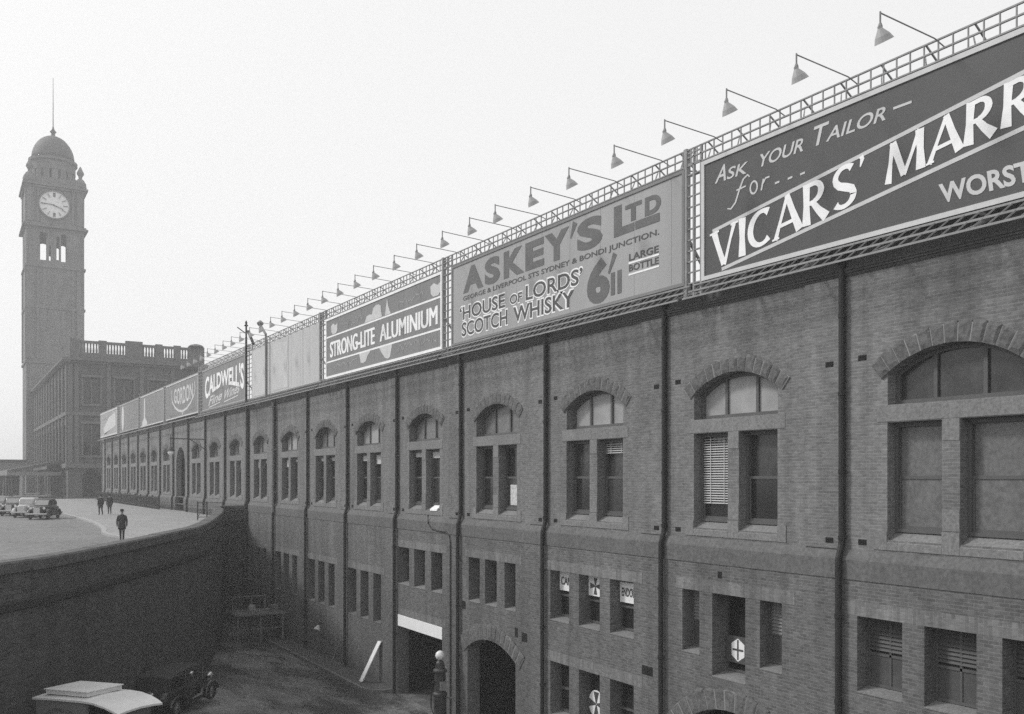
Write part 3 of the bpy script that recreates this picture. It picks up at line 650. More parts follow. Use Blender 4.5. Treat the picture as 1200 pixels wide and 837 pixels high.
def scribble(bd, u0, u1, v, h, m, seed):             # faded script too worn to read
    rr = random.Random(seed); q = MB(); u = u0; pts = []
    while u < u1: pts.append((u, v + rr.uniform(0, h))); u += h * rr.uniform(.22, .4)
    bd.ribbon(q, pts, h * .13); q.build('faded_script', m, bd.t)
scribble(b, 2.6, 5.6, 2.62, .4, M['ink_dim'], 1); scribble(b, 10.2, 13.3, 2.62, .4, M['ink_dim'], 2); scribble(b, 1.3, 5.0, .38, .38, M['ink_dim'], 3); scribble(b, 10.2, 14.6, .4, .4, M['ink_dim'], 4)
# blank pale board in two panels
b = Board(68.3, 53.75, 'blank pale billboard of patched sheets behind a thin flue pipe', M['brd_pale'])
for u in (3.9, 8.6, 11.5): b.line((u, .02), (u, HB - .02), .05, M['brd_grey'], name='seam')
b.poly([(.2, .1), (3.8, .1), (3.8, 3.45), (.2, 3.45)], mat('paler_patch', .52, .7, .07, .7), name='patch'); b.poly([(5.0, .15), (8.5, .15), (8.2, 1.6), (8.5, 3.2), (5.2, 3.4)], mat('worn_patch', .50, .7, .1, .7), name='patch')
# wine board with arched lettering
b = Board(83.9, 70.1, 'mid grey billboard with tall arched white lettering over slanted script', M['brd_mid'], M['ink_dim'], bw=.1)
def archwarp(u, v, a, bb): top = 2.95; low = .95 + .75 * (1 - (2 * a - 1) ** 2); return u, low + (top - low) * bb
b.text("CALDWELL'S", (1.0, 1), (13.4, 1), (1.0, 2), M['ink_white'], .03, warp=archwarp)
b.text('Fine', (2.2, .35), (6.6, .6), (3.0, 1.15), M['ink_pale'], .02); b.text('Wines', (7.0, .5), (12.0, .78), (7.8, 1.3), M['ink_pale'], .02)
b.line((2.4, .2), (6.2, .4), .09, M['ink_pale']); b.line((7.4, .32), (11.8, .55), .09, M['ink_pale'])
# looped badge board
b = Board(99.9, 85.5, 'grey billboard with pale lettering inside a looped shield outline', M['brd_mid'], M['ink_pale'], bw=.12)
def gw(u, v, a, bb): k = (2 * a - 1) ** 2; lo = 1.3 + .35 * k; hi = 2.95; return u, lo + (hi - lo) * bb
b.text('GORDON', (3.9, 1), (12.2, 1), (3.9, 2), M['ink_pale'], .02, warp=gw)
q = MB(); b.ribbon(q, [(2.9, 2.9), (2.8, 2.3), (3.2, 1.7), (4.4, 1.1), (6.0, .7), (7.9, .52), (9.8, .72), (11.4, 1.15), (12.7, 1.75), (13.1, 2.35), (12.9, 2.95)], .22); b.ribbon(q, arc(7.9, .45, .35, .18, 0, 350), .12, .0075); q.build('shield_outline', M['ink_pale'], b.t)
scribble(b, 1.5, 6.5, .22, .3, M['ink_dim'], 5); scribble(b, 9.5, 14.3, .3, .3, M['ink_dim'], 6)
b = Board(114.6, 101.2, 'grey billboard with a pale painted bottle beside worn script, third from the station', M['brd_mid'], M['ink_pale'], bw=.12)
b.poly([(.9, .14), (1.0, .6), (2.0, 1.0), (2.1, 3.2), (2.7, 3.2), (2.8, 1.0), (4.0, .5), (4.2, .14)], M['ink_pale'], name='painted_bottle'); scribble(b, 4.5, 13.4, 2.2, .7, M['ink_dim'], 7); scribble(b, 5, 13.2, 1.0, .7, M['ink_dim'], 8)
b = Board(130.3, 116.2, 'grey billboard with a narrow pale oval at its edge, second from the station', M['brd_mid'], M['brd_grey'], bw=.12)
b.poly(arc(2.6, 1.78, .95, 1.6, 0, 350, 24), M['ink_pale'], name='painted_oval'); scribble(b, 5, 13.5, 1.6, .8, M['ink_dim'], 9)
b = Board(148.0, 132.2, 'pale billboard with worn figures on it, the farthest along the parapet', M['brd_grey'], M['ink_pale'], bw=.2)
b.poly([(1, .3), (4, .3), (3, 1.2), (8, 2.6), (14, 3.0), (14.5, 1.2), (9, .8)], M['ink_pale'], name='painted_figure'); scribble(b, 2, 13, 2.2, .7, M['ink_dim'], 10)

# ------------------------------------------------------------------ steel gantry that carries the boards
G = thing('sign_gantry', 'long steel lattice gantry along the parapet that carries the billboards', 'gantry', (XB, 20, 16.5))
GT = 21.0
def lattice(a, b_, z0, z1, x, nm, step=.36, rail=.036):
    m = MB()
    for z in (z0, (z0 + z1) / 2, z1): m.box(x, x + .05, a, b_, z - rail / 2, z + rail / 2)
    y = a + .1; m2 = m
    while y < b_: m.box(x + .005, x + .04, y - .013, y + .013, z0 + rail / 2, (z0 + z1) / 2 - rail / 2).box(x + .005, x + .04, y - .013, y + .013, (z0 + z1) / 2 + rail / 2, z1 - rail / 2); y += step
    return m.build(nm, M['steel'], G)
segs = [(6.6, 20.9), (20.9, 36.9), (36.9, 53.2), (53.2, 69.2), (69.2, 84.6)]
for a, b_ in segs:
    lattice(a, b_, ZB + HB + .06, GT, XB, 'top_lattice')
    m = MB(); y = a + .6
    while y < b_:                                    # triangular brackets back to the rear rail
        m.bar((XB + .06, y, GT), (XB + .75, y + .0, ZB + HB + .1), .035); m.bar((XB + .06, y, ZB + HB + .1), (XB + .75, y, ZB + HB + .1), .035); m.bar((XB + .06, y, ZB + HB + .1), (XB + .35, y + .22, GT - .12), .03); y += 1.19
    m.box(XB + .72, XB + .78, a, b_, ZB + HB + .06, ZB + HB + .13); m.build('bracket', M['steel'], G)
    # sloping lattice apron under the board
    m = MB(); A0 = (XB - .02, 16.84); A1 = (XB - .5, 16.36)
    for q in (0, .5, 1): x = A0[0] + (A1[0] - A0[0]) * q; z = A0[1] + (A1[1] - A0[1]) * q; m.bar((x, a + .1, z), (x, b_ - .1, z), .05)
    y = a + .15
    while y < b_ - .4: m.bar((A0[0], y, A0[1]), (A1[0], y + .3, A1[1]), .032); y += .36
    m.build('apron_lattice', M['steel'], G)
    y = a + .5
    while y < b_: m = MB(); m.bar((XB - .02, y, 16.82), (D + .1, y, 16.82), .06); m.bar((A1[0], y, A1[1]), (D - .03, y, 16.78), .05); m.build('bearer', M['steel'], G); y += 2.38
m = MB(); m.box(XB - .02, XB + .05, 84.6, 148, ZB + HB + .02, ZB + HB + .1).box(XB - .4, XB - .3, 84.6, 148, 16.5, 16.58)
m.build('plain_rail', M['steel'], G)
gaps = [(20.5, 21.25), (36.5, 37.45), (52.6, 53.75), (68.3, 70.1), (83.9, 85.5), (99.9, 101.2), (114.6, 116.2), (130.3, 132.2)]
for a, b_ in gaps:
    m = MB(); a += .06; b_ -= .06; z = 16.6
    for y in (a, (a + b_) / 2, b_): m.box(XB + .0, XB + .07, y - .035, y + .035, 16.5, GT if a < 84 else ZB + HB)
    while z < GT - .1: m.box(XB + .01, XB + .055, a + .035, b_ - .035, z - .02, z + .02); z += .33
    m.box(XB - .02, XB + .14, b_ - .04, b_ + .1, 16.5, GT + .05 if a < 84 else ZB + HB + .1)
    m.bar((XB + .1, a, 19.6), (XB + 2.2, a, 16.6), .07); m.bar((XB + .1, b_, 18.3), (XB + 1.4, b_, 16.6), .07)
    m.build('lattice_post', M['steel'], G)

# ------------------------------------------------------------------ sign lamps
lamp = thing('sign_lamp', 'small grey tilted reflector lamp on a thin arm over the billboards', 'lamp', (XB, 0, GT), 'sign lamps over the billboards')
XT, ZA = 17.2, 21.1
m = MB(); m.tube([(XB + .3, 0, GT - .12), (XB - .1, 0, GT), (XT + .02, 0, ZA)], .016, 6); m.build('arm', M['steel'], lamp)
m = MB(); m.tube([(XT, 0, ZA + .03), (XT, 0, ZA - .3)], [.022, .022], 6); m.lathe([(.03, 0), (.05, -.06), (.05, -.14), (.03, -.16)], (XT, 0, ZA - .22), 8); m.build('stem', M['steel'], lamp)
ax = Vector((-.5, .0, .85)).normalized()
m = MB(); m.lathe([(.04, .12), (.05, .07), (.085, .02), (.16, -.09), (.215, -.22), (.2, -.22), (.14, -.09), (.04, .03)], (XT + .02, 0, ZA - .4), 16, ax); m.build('reflector', M['lampshade'], lamp, smooth=False)
NL = 31
for i in range(NL):
    o = lamp if i == 0 else copy_tree(lamp)
    o.location = (XB, 12.83 + i * 2.352 - (.35 if i > 7 else 0), GT)
    o.rotation_euler = (0, 0, R(random.uniform(-1.5, 1.5)))

# ------------------------------------------------------------------ flue pipes against the wall
t = thing('vent_pole', 'tall dark vent pole with a small finial rising past the billboards', 'pole', (19.3, 69.5, 7.6))
m = MB(); m.box(19.0, 19.13, 69.44, 69.57, 16.3, 21.6); m.tube([(19.07, 69.51, 21.6), (19.07, 69.51, 22.5)], .065, 10); m.lathe([(.065, 0), (.15, .05), (.15, .1), (.05, .18), (.1, .28), (.03, .45)], (19.07, 69.51, 22.4), 10)
m.build('pole', M['pipe'], t)
m = MB(); m.bar((19.07, 69.0, 22.0), (19.2, 68.0, 20.9), .15); m.bar((19.0, 69.5, 21.9), (18.4, 69.5, 22.3), .06); m.bar((19.15, 69.5, 16.6), (19.6, 69.5, 16.6), .12); m.build_each('strut', M['pipe'], t)
t = thing('flue_pipe', 'slender pale grey flue pipe running up the wall with a cranked top', 'pipe', (19.35, 64.0, 1))
m = MB(); m.tube([(19.42, 64.0, 8.6), (19.42, 64.0, 9.1), (19.42, 64.0, 16.3), (18.95, 64.0, 16.7), (18.95, 64.0, 20.6), (18.95, 64.1, 21.1), (18.85, 64.9, 21.75), (18.85, 65.1, 21.85)], .09, 8)
m.lathe([(.11, -.1), (.24, .05), (.24, .14), (.05, .3)], (18.85, 65.1, 21.9), 10); m.build('pipe', M['flue'], t)
m = MB()
for z in (10, 13, 16): m.box(19.3, 19.71, 63.93, 64.07, z, z + .08)
m.build('pipe_bracket', M['flue'], t)
# street lamp on the wall
t = thing('wall_street_lamp', 'street lamp globe hanging from a long iron bracket over the footpath', 'street lamp', (19.6, 85.3, 14.4))
m = MB(); m.tube([(19.68, 85.3, 14.5), (16.6, 85.0, 14.5)], .05, 6); m.tube([(16.7, 85.0, 14.85), (16.7, 85.0, 13.7)], .05, 6); m.tube([(19.68, 85.3, 13.6), (18.4, 85.2, 14.46)], .04, 6); m.build('bracket', M['bar'], t)
m = MB(); m.lathe([(.05, .2), (.16, .1), (.36, -.1), (.38, -.16), (.2, -.12)], (16.7, 85.0, 13.6), 14); m.build('shade', M['bar'], t)
m = MB(); m.lathe([(.08, .22), (.22, .16), (.28, 0), (.22, -.16), (.08, -.24)], (16.7, 85.0, 13.28), 14); m.build('globe', M['globe'], t, smooth=True)

# ------------------------------------------------------------------ street furniture
t = thing('area_railing', 'dark iron railing along the foot of the building by the street', 'railing', (18.8, 120, 7.76))
m = MB()
for z in (8.0, 8.95): m.box(18.55, 18.6, 100.5, 147, z, z + .06)
y = 100.5
while y < 147: m.box(18.56, 18.59, y, y + .05, 7.76, 9.05); y += .22
m.build('bars', M['bar'], t)
m = MB()
for k in range(14): y = 100.5 + k * 3.57; m.box(18.5, 18.65, y, y + .14, 7.7, 9.2)
m.build_each('post', M['bar'], t)
t = thing('iron_gate', 'low iron gate frame standing where the parapet meets the building', 'gate', (17.6, 75, 7.76))
m = MB()
for x, y in ((16.4, 73.4), (17.1, 73.4), (18.5, 73.6)): m.tube([(x, y, 7.7), (x, y, 9.2)], .05, 6)
for z in (8.0, 8.55, 9.1): m.bar((16.4, 73.4, z), (17.1, 73.4, z), .05); m.bar((17.1, 73.4, z), (18.5, 73.6, z), .04)
m.bar((16.4, 73.4, 8.0), (17.1, 73.4, 9.1), .04); m.build('frame', M['bar'], t)

# ------------------------------------------------------------------ petrol pump, plank, pole, wall lamp, lean-to
px, py = 18.8, 36.95
t = thing('petrol_pump', 'dark tall petrol pump with a round white globe by the lorry entrance', 'petrol pump', (px, py, 0))
m = MB(); m.box(px - .5, px + .5, py - .5, py + .5, -.1, .18); m.build('base', M['kerb'], t, bevel=.03)
m = MB(); m.lathe([(.36, .18), (.36, .3), (.29, .36), (.29, 1.25), (.33, 1.3), (.33, 1.38), (.25, 1.45), (.25, 2.3), (.32, 2.34), (.32, 2.42), (.22, 2.5), (.19, 2.75), (.1, 2.86)], (px, py, 0), 18); m.build('body', M['pump'], t, smooth=False)
m = MB(); m.lathe([(.07, 0), (.16, .06), (.21, .16), (.215, .22), (.18, .33), (.1, .4), (.03, .43)], (px, py, 2.86), 20); m.build('globe', M['globe'], t, smooth=True)
m = MB(); m.tube([(px - .27, py - .1, 1.9), (px - .45, py - .2, 2.05), (px - .58, py - .25, 1.7), (px - .56, py - .22, .9), (px - .42, py - .2, .5), (px - .34, py - .25, .9), (px - .33, py - .2, 1.2)], .03, 7); m.build('hose', M['tyre'], t)
m = MB(); m.tube([(px + .25, py, 1.15), (px + .6, py - .1, 1.12), (px + .7, py - .1, .95)], .03, 6); m.box(px - .16, px + .16, py - .33, py - .29, 1.55, 1.95); m.build('crank', M['steel'], t)
t = MB(); d = Vector((19.56 - 18.75, -.35, 2.25)).normalized()
t.loft([[(18.72, 46.32, .17), (18.72, 45.9, .2), (18.77, 45.9, .2), (18.77, 46.32, .17)], [(19.5, 45.62, 2.35), (19.5, 45.2, 2.38), (19.55, 45.2, 2.38), (19.55, 45.62, 2.35)]]); tag(t.build('leaning_board', M['white']), 'long white board leaning against the brick wall beside the lorry entrance', 'board')
t = MB(); t.tube([(19.0, 51.4, .16), (19.52, 51.1, 1.55)], .035, 6); tag(t.build('leaning_pole', M['timber']), 'thin pale pole propped against the wall behind the white leaning board', 'pole')
t = thing('wall_bucket_lamp', 'small hooded lamp fixed low on the wall above the court footpath', 'lamp', (19.5, 54.3, 1.8))
m = MB(); m.tube([(19.58, 54.3, 2.1), (19.3, 54.3, 2.15), (19.25, 54.3, 1.95)], .03, 6); m.build('bracket', M['pipe'], t)
m = MB(); m.lathe([(.06, .18), (.1, .12), (.22, -.1), (.2, -.1), (.05, .1)], (19.25, 54.3, 1.85), 12, Vector((.4, 0, 1)).normalized()); m.build('shade', M['ink_pale'], t)
t = thing('lean_to_shed', 'low open timber lean-to in the dark corner of the court', 'shed', (17.6, 62, 0))
m = MB(); m.box(16.05, 19.35, 60.9, 63.6, 1.9, 2.0); m.build('roof', M['timber'], t)
m = MB()
for x in (16.2, 17.7, 19.2):
    for y in (61.1, 63.4): m.box(x - .07, x + .07, y - .07, y + .07, -.1, 1.9)
m.bar((16.2, 61.1, 1.0), (19.2, 61.1, 1.0), .08); m.build('post', M['timber'], t)
m = MB()
for x in (16.2, 17.5, 18.4): m.box(x - .04, x + .04, 62.4, 62.48, 2.0, 3.05)
m.box(16.15, 18.45, 62.39, 62.49, 2.98, 3.06); m.build('rail', M['timber'], t)
t = MB(); t.loft([[(17.3 + r * math.cos(a), 61.7 + r * math.sin(a), z) for a in [i * math.pi / 4 for i in range(8)]] for r, z in ((.22, 2.0), (.28, 2.2), (.26, 2.45), (.16, 2.55))]); tag(t.build('sack', M['ink_dim']), 'lumpy sack lying on the lean-to roof in the court corner', 'sack')
t = MB(); t.box(18.5, 18.95, 61.2, 61.7, 2.003, 2.5); t.box(18.48, 18.97, 61.18, 61.72, 2.4, 2.44); tag(t.build('crate', M['timber']), 'small wooden crate standing on the lean-to roof', 'crate')

# ------------------------------------------------------------------ vehicles (built facing +x, on z = 0)
def place(t, x, y, z, hx, hy, pitch=0): t.location = (x, y, z); t.rotation_euler = (0, pitch, math.atan2(hy, hx))
def ringb(x, w, z0, z1, r=.08):                      # rounded rectangle ring in the y-z plane
    p = []
    for sy, sz, a0 in ((1, 0, -90), (1, 1, 0), (-1, 1, 90), (-1, 0, 180)):
        cy = sy * (w - r); cz = z0 + r if sz == 0 else z1 - r
        for k in range(4): a = R(a0 + 30 * k); p.append((x, cy + r * math.cos(a), cz + r * math.sin(a)))
    return p
def wheels(t, spots, r=.36, wd=.16, hub='chrome', spoke=False):
    for x, y in spots:
        ax = Vector((0, 1 if y > 0 else -1, 0))
        m = MB(); m.lathe([(r * .62, -wd / 2), (r * .9, -wd / 2), (r, -wd * .3), (r, wd * .3), (r * .9, wd / 2), (r * .62, wd / 2), (r * .62, -wd / 2)], (x, y, r), 20, ax, False); w_ = m.build('wheel', M['tyre'], t)
        m = MB(); m.lathe([(r * .64, -wd * .3), (r * .64, wd * .2), (r * .5, wd * .1), (r * .22, wd * .3), (r * .12, wd * .5)], (x, y, r), 16, ax); m.build('rim', M[hub], w_)
def fender(t, cx, cy, r, wd, m_, a0=-10, a1=190):
    m = MB(); rings = []
    for i in range(13):
        a = R(a0 + (a1 - a0) * i / 12); c, s_ = math.cos(a), math.sin(a); z0 = .36
        rings.append([(cx + c * rr, cy + yy, z0 + s_ * rr) for rr, yy in ((r, -wd / 2), (r + .05, -wd / 4), (r + .06, 0), (r + .05, wd / 4), (r, wd / 2), (r - .02, 0))])
    m.loft(rings).build('mudguard', m_, t, smooth=True)
def lampset(t, x, y, z, n='headlight', r=.12):
    m = MB(); m.lathe([(.03, -.2), (r * .8, -.1), (r, 0), (r * .9, .03), (.02, .05)], (x, y, z), 14, Vector((1, 0, 0))); m.build(n, M['chrome'], t, smooth=False)
def saloon(label, body):
    t = thing('parked_car', label, 'car', (0, 0, 0), 'cars parked in a row on the upper street')
    bm_ = M[body]
    m = MB(); m.loft([ringb(-2.1, .35, .45, .75), ringb(-2.0, .55, .38, 1.0, .2), ringb(-1.6, .68, .32, 1.08, .2), ringb(-.9, .74, .3, 1.08, .15), ringb(.5, .72, .3, 1.08, .15), ringb(.8, .6, .35, 1.12, .2), ringb(1.6, .42, .4, 1.1, .2), ringb(1.85, .36, .4, 1.05, .15), ringb(1.93, .28, .5, .95)]).build('body', bm_, t, smooth=True)
    m = MB(); m.loft([ringb(-1.62, .5, 1.0, 1.15), ringb(-1.35, .6, 1.0, 1.5, .15), ringb(-.8, .64, 1.0, 1.68, .15), ringb(.1, .64, 1.0, 1.7, .15), ringb(.45, .6, 1.0, 1.6, .12), ringb(.72, .56, 1.0, 1.15)]).build('cabin', bm_, t, smooth=True)
    for s_ in (-1, 1):
        m = MB(); m.box(-1.05, -.42, s_ * .63, s_ * .655, 1.16, 1.5).box(-.3, .28, s_ * .63, s_ * .655, 1.16, 1.5); m.build('side_window', M['glass'], t)
        fender(t, 1.3, s_ * .68, .44, .34, bm_); fender(t, -1.3, s_ * .68, .44, .34, bm_)
        m = MB(); m.box(-.9, .9, s_ * .66, s_ * .86, .3, .36); m.build('running_board', M['black_car'], t)
        lampset(t, 1.75, s_ * .5, .9)
    m = MB(); m.loft([[(.76, -.5, 1.16), (.76, .5, 1.16), (.5, .52, 1.56), (.5, -.52, 1.56)], [(.78, -.5, 1.16), (.78, .5, 1.16), (.52, .52, 1.56), (.52, -.52, 1.56)]]); m.build('windscreen', M['glass_pale'], t)
    m = MB(); m.box(-1.66, -1.5, -.35, .35, 1.18, 1.42); m.build('rear_window', M['glass'], t)
    m = MB(); m.box(1.9, 1.97, -.24, .24, .5, 1.0); m.build('grille', M['chrome'], t)
    for x in (2.12, -2.24): m = MB(); m.box(x, x + .08, -.82, .82, .42, .54); m.build('bumper', M['chrome'], t, bevel=.02)
    wheels(t, [(1.3, .68), (1.3, -.68), (-1.3, .68), (-1.3, -.68)])
    return t
specs = [('dark saloon parked nearest the footpath kerb on the upper street', 'black_car', 6.75, 85.4), ('pale grey saloon parked second from the footpath kerb', 'pale_car', 5.9, 90.3), ('black saloon parked third from the footpath kerb', 'black_car', 5.1, 95.0), ('grey saloon parked between a black and a pale saloon', 'grey_car', 4.2, 99.8), ('pale saloon at the far end of the row of parked cars', 'pale_car', 3.2, 104.5)]
for lb, c, x, y in specs:
    t = saloon(lb, c); place(t, x, y, S(y), -.35 + random.uniform(-.05, .05), -1)

# delivery van
t = thing('delivery_van', 'delivery van with a white roof and an arc of lettering on its side', 'van')
H = 2.46
m = MB(); m.loft([ringb(-2.0, .8, .55, H - .08, .06), ringb(.45, .8, .55, H - .08, .06)]).build('body', M['van_side'], t)
m = MB(); m.box(.45, 1.5, -.78, -.72, .5, 1.3).box(.45, 1.5, .72, .78, .5, 1.3).box(1.46, 1.52, -.78, .78, .5, 1.3)
for s_ in (-.76, .76): m.bar((1.5, s_, 1.3), (1.52, s_, H - .2), .07)
m.build('cab', M['black_car'], t)
m = MB(); m.box(.5, 1.4, -.7, .7, .5, .9).box(.455, .47, -.7, .7, .6, H - .15); m.build('cab_interior', M['void'], t)
m = MB(); m.box(1.47, 1.49, -.72, .72, 1.32, H - .3); m.build('windscreen', M['glass_mid'], t)
rings = []
for x, dz, wd in ((-2.1, 0, .86), (-1, .03, .87), (.4, .03, .87), (.9, .0, .87), (1.35, -.08, .86), (1.75, -.2, .83), (1.95, -.28, .8)):
    rings.append([(x, wd * q, H - .06 + dz + .06 * (1 - q * q)) for q in (-1, -.6, 0, .6, 1)] + [(x, wd * q, H - .12 + dz + .06 * (1 - q * q)) for q in (1, .6, 0, -.6, -1)])
m = MB(); m.loft(rings).build('roof', M['van_roof'], t, smooth=False)
m = MB(); m.box(-1.75, .3, -.62, .62, H + .03, H + .17).box(-1.8, .35, -.66, .66, H + .17, H + .20); m.build('roof_hatch', M['van_roof'], t, bevel=.01)
m = MB(); m.loft([ringb(1.5, .5, .55, 1.35, .12), ringb(2.1, .42, .55, 1.3, .12), ringb(2.3, .38, .55, 1.25, .1)]).build('bonnet', M['black_car'], t, smooth=True)
for s_ in (-1, 1): lampset(t, 2.2, s_ * .55, 1.05, r=.14); fender(t, 1.9, s_ * .72, .46, .3, M['black_car']); fender(t, -1.3, s_ * .82, .46, .2, M['black_car'])
wheels(t, [(1.9, .72), (1.9, -.72), (-1.3, .72), (-1.3, -.72)])
vs, fs = text_mesh('THE PRINTING COMPANY', .02)
x0, x1 = min(v[0] for v in vs), max(v[0] for v in vs); out = []
for x, y, z in vs:
    a = R(150 - 120 * (x - x0) / (x1 - x0)); rr = 1.15 + .16 * y / .73
    out.append((-.75 + rr * math.cos(a) * 1.05, -.803 - (.004 if z > 0 else 0), 1.02 + rr * math.sin(a) * .86))
m = MB(); m.add(out, fs); m.build('lettering', M['ink_dark'], t)
m = MB(); m.prism(arc(-.75, 1.5, .13, .2, 0, 350, 14), -.81, -.803, 'y'); m.build('emblem', M['ink_white'], t)
place(t, 4.1, 31.4, gz(4.1) - .02, .487, -.871, -.06)

# old touring car, seen from behind
t = thing('touring_car', 'old black touring car with folded canvas top parked under the retaining wall', 'car')
m = MB(); m.loft([ringb(-1.75, .55, .5, 1.05, .15), ringb(-1.5, .68, .45, 1.12, .15), ringb(-.2, .72, .45, 1.12, .1), ringb(.6, .66, .45, 1.12, .1), ringb(.75, .5, .5, 1.12, .12), ringb(1.7, .38, .5, 1.08, .12)]).build('body', M['black_car'], t, smooth=True)
rings = []
for x, z in ((-1.6, 1.62), (-1.3, 1.74), (-.4, 1.80), (.45, 1.76), (.75, 1.7)): rings.append([(x, .72 * q, z + .05 * (1 - q * q)) for q in (-1, -.5, 0, .5, 1)] + [(x, .72 * q, z - .04 + .05 * (1 - q * q)) for q in (1, .5, 0, -.5, -1)])
m = MB(); m.loft(rings).build('canvas_top', M['canvas'], t)
m = MB(); m.box(-1.62, -1.57, -.68, .68, 1.1, 1.64); m.build('rear_curtain', M['canvas'], t)
m = MB()
for s_ in (-.66, .66): m.bar((.72, s_, 1.1), (.72, s_, 1.72), .045); m.bar((-.5, s_, 1.1), (-.6, s_, 1.76), .04)
m.bar((.72, -.66, 1.4), (.72, .66, 1.4), .04); m.build_each('pillar', M['chrome'], t)
for s_ in (-1, 1):
    fender(t, -1.3, s_ * .74, .44, .26, M['black_car'], 0, 175); fender(t, 1.35, s_ * .7, .44, .26, M['black_car'], 5, 200); lampset(t, 1.75, s_ * .42, .98, r=.15)
    m = MB(); m.box(-.9, .95, s_ * .7, s_ * .9, .36, .4); m.build('running_board', M['black_car'], t)
m = MB(); m.box(1.7, 1.78, -.36, .36, .5, 1.1); m.build('radiator', M['chrome'], t)
m = MB(); m.lathe([(.2, -.07), (.34, -.07), (.36, 0), (.34, .07), (.2, .07), (.2, -.07)], (-1.86, 0, .98), 18, Vector((-1, 0, 0)), False); s_ = m.build('spare_wheel', M['tyre'], t)
m = MB(); m.lathe([(.2, -.05), (.2, .05), (.08, .09)], (-1.86, 0, .98), 14, Vector((-1, 0, 0))); m.build('rim', M['chrome'], s_)
wheels(t, [(-1.3, .74), (-1.3, -.74), (1.35, .7), (1.35, -.7)], .37, .12)
t.scale = (1.15, 1.05, 1.0); place(t, 8.35, 41.1, gz(8.35) - .03, .65, .76, 0)

# ------------------------------------------------------------------ signs in the windows
def cross_sign(m, cy, cz, x, r):                     # flared cross of four arms
    for k in range(4):
        a = k * math.pi / 2; ca, sa = math.cos(a), math.sin(a)
        pts = [(-.06, .05), (-.34, .95), (.34, .95), (.06, .05)]
        m.prism([(cy + r * (p * ca - q * sa), cz + r * (p * sa + q * ca)) for p, q in pts], x - .006, x - .001, 'x')
def winsign(n, i, label, words=None, z0=None, z1=None, shape='rect', x=XL - .06):
    a, b_ = LOW[n][i][0], LOW[n][i][1]; y0, y1 = yb(n, a) + .04, yb(n, b_) - .04
    t = thing('window_sign', label, 'sign', (x, y0, z0), None)
    m = MB(); m.box(x, x + .015, y0, y1, z0, z1) if shape == 'rect' else m.prism(arc((y0 + y1) / 2 + shape[1], (z0 + z1) / 2, shape[0], (z1 - z0) / 2, 0, 345, 24) if len(shape) == 2 else shape[2], x, x + .015, 'x')
    m.build('panel', M['white'] if shape != 'dark' else M['frame'], t)
    if words:
        vs, fs = text_mesh(words, .03); xa, xb = min(v[0] for v in vs), max(v[0] for v in vs)
        h = (z1 - z0) * .42; zb = z0 + (z1 - z0) * .32; ya, ye = y1 - .1, y1 - .66 * (y1 - y0)
        m = MB(); m.add([(x - .004 - (.003 if z > 0 else 0), ya + (ye - ya) * (p - xa) / (xb - xa), zb + h * q / .73) for p, q, z in vs], fs); m.build('lettering', M['ink_dark'], t)
    return t, y0, y1
winsign(1, 2, 'white lettered window sign on the far side of the flared cross sign', 'CAN', 6.75, 7.47)
t, y0, y1 = winsign(1, 1, 'white window sign with a dark flared cross between two lettered signs', None, 6.75, 7.47)
m = MB(); cross_sign(m, (y0 + y1) / 2 + .17, 7.11, XL - .062, .32); m.build('emblem', M['ink_dark'], t)
winsign(1, 0, 'white lettered window sign on the near side of the flared cross sign', 'ENDOL', 6.72, 7.42)
t, y0, y1 = winsign(1, 1, 'round white sign with a dark flared cross in the bottom row window', None, 2.35, 3.35, (.46, .12))
m = MB(); cross_sign(m, (y0 + y1) / 2 + .12, 2.85, XL - .062, .46); m.build('emblem', M['ink_dark'], t)
y0, y1 = yb(0, 3.42), yb(0, 4.65); xx = XL + .05
t = thing('window_sign', 'dark board with a white shield and cross low in a tall open window', 'sign', (xx, y0, 5.5))
m = MB(); m.box(xx, xx + .03, y0, y1, 5.5, 6.3); m.build('panel', M['shutter'], t)
c = y0 + .74
m = MB(); m.prism([(c - .26, 5.72), (c, 5.55), (c + .26, 5.72), (c + .26, 6.08), (c, 6.24), (c - .26, 6.08)], xx - .008, xx - .002, 'x'); s_ = m.build('shield', M['white'], t)
m = MB(); m.box(xx - .014, xx - .009, c - .03, c + .03, 5.6, 6.2).box(xx - .0155, xx - .0145, c - .22, c + .22, 5.87, 5.93); m.build('emblem', M['ink_dark'], s_)
t = MB(); t.prism([(D - .05, 9.47), (D + .2, 9.62), (D + .22, 9.72), (D - .03, 9.56)], yb(3, 2.5), yb(3, 3.2)); tag(t.build('paper_bundle', M['white']), 'white folded paper lying on an upper window sill above the lorry entrance', 'paper')

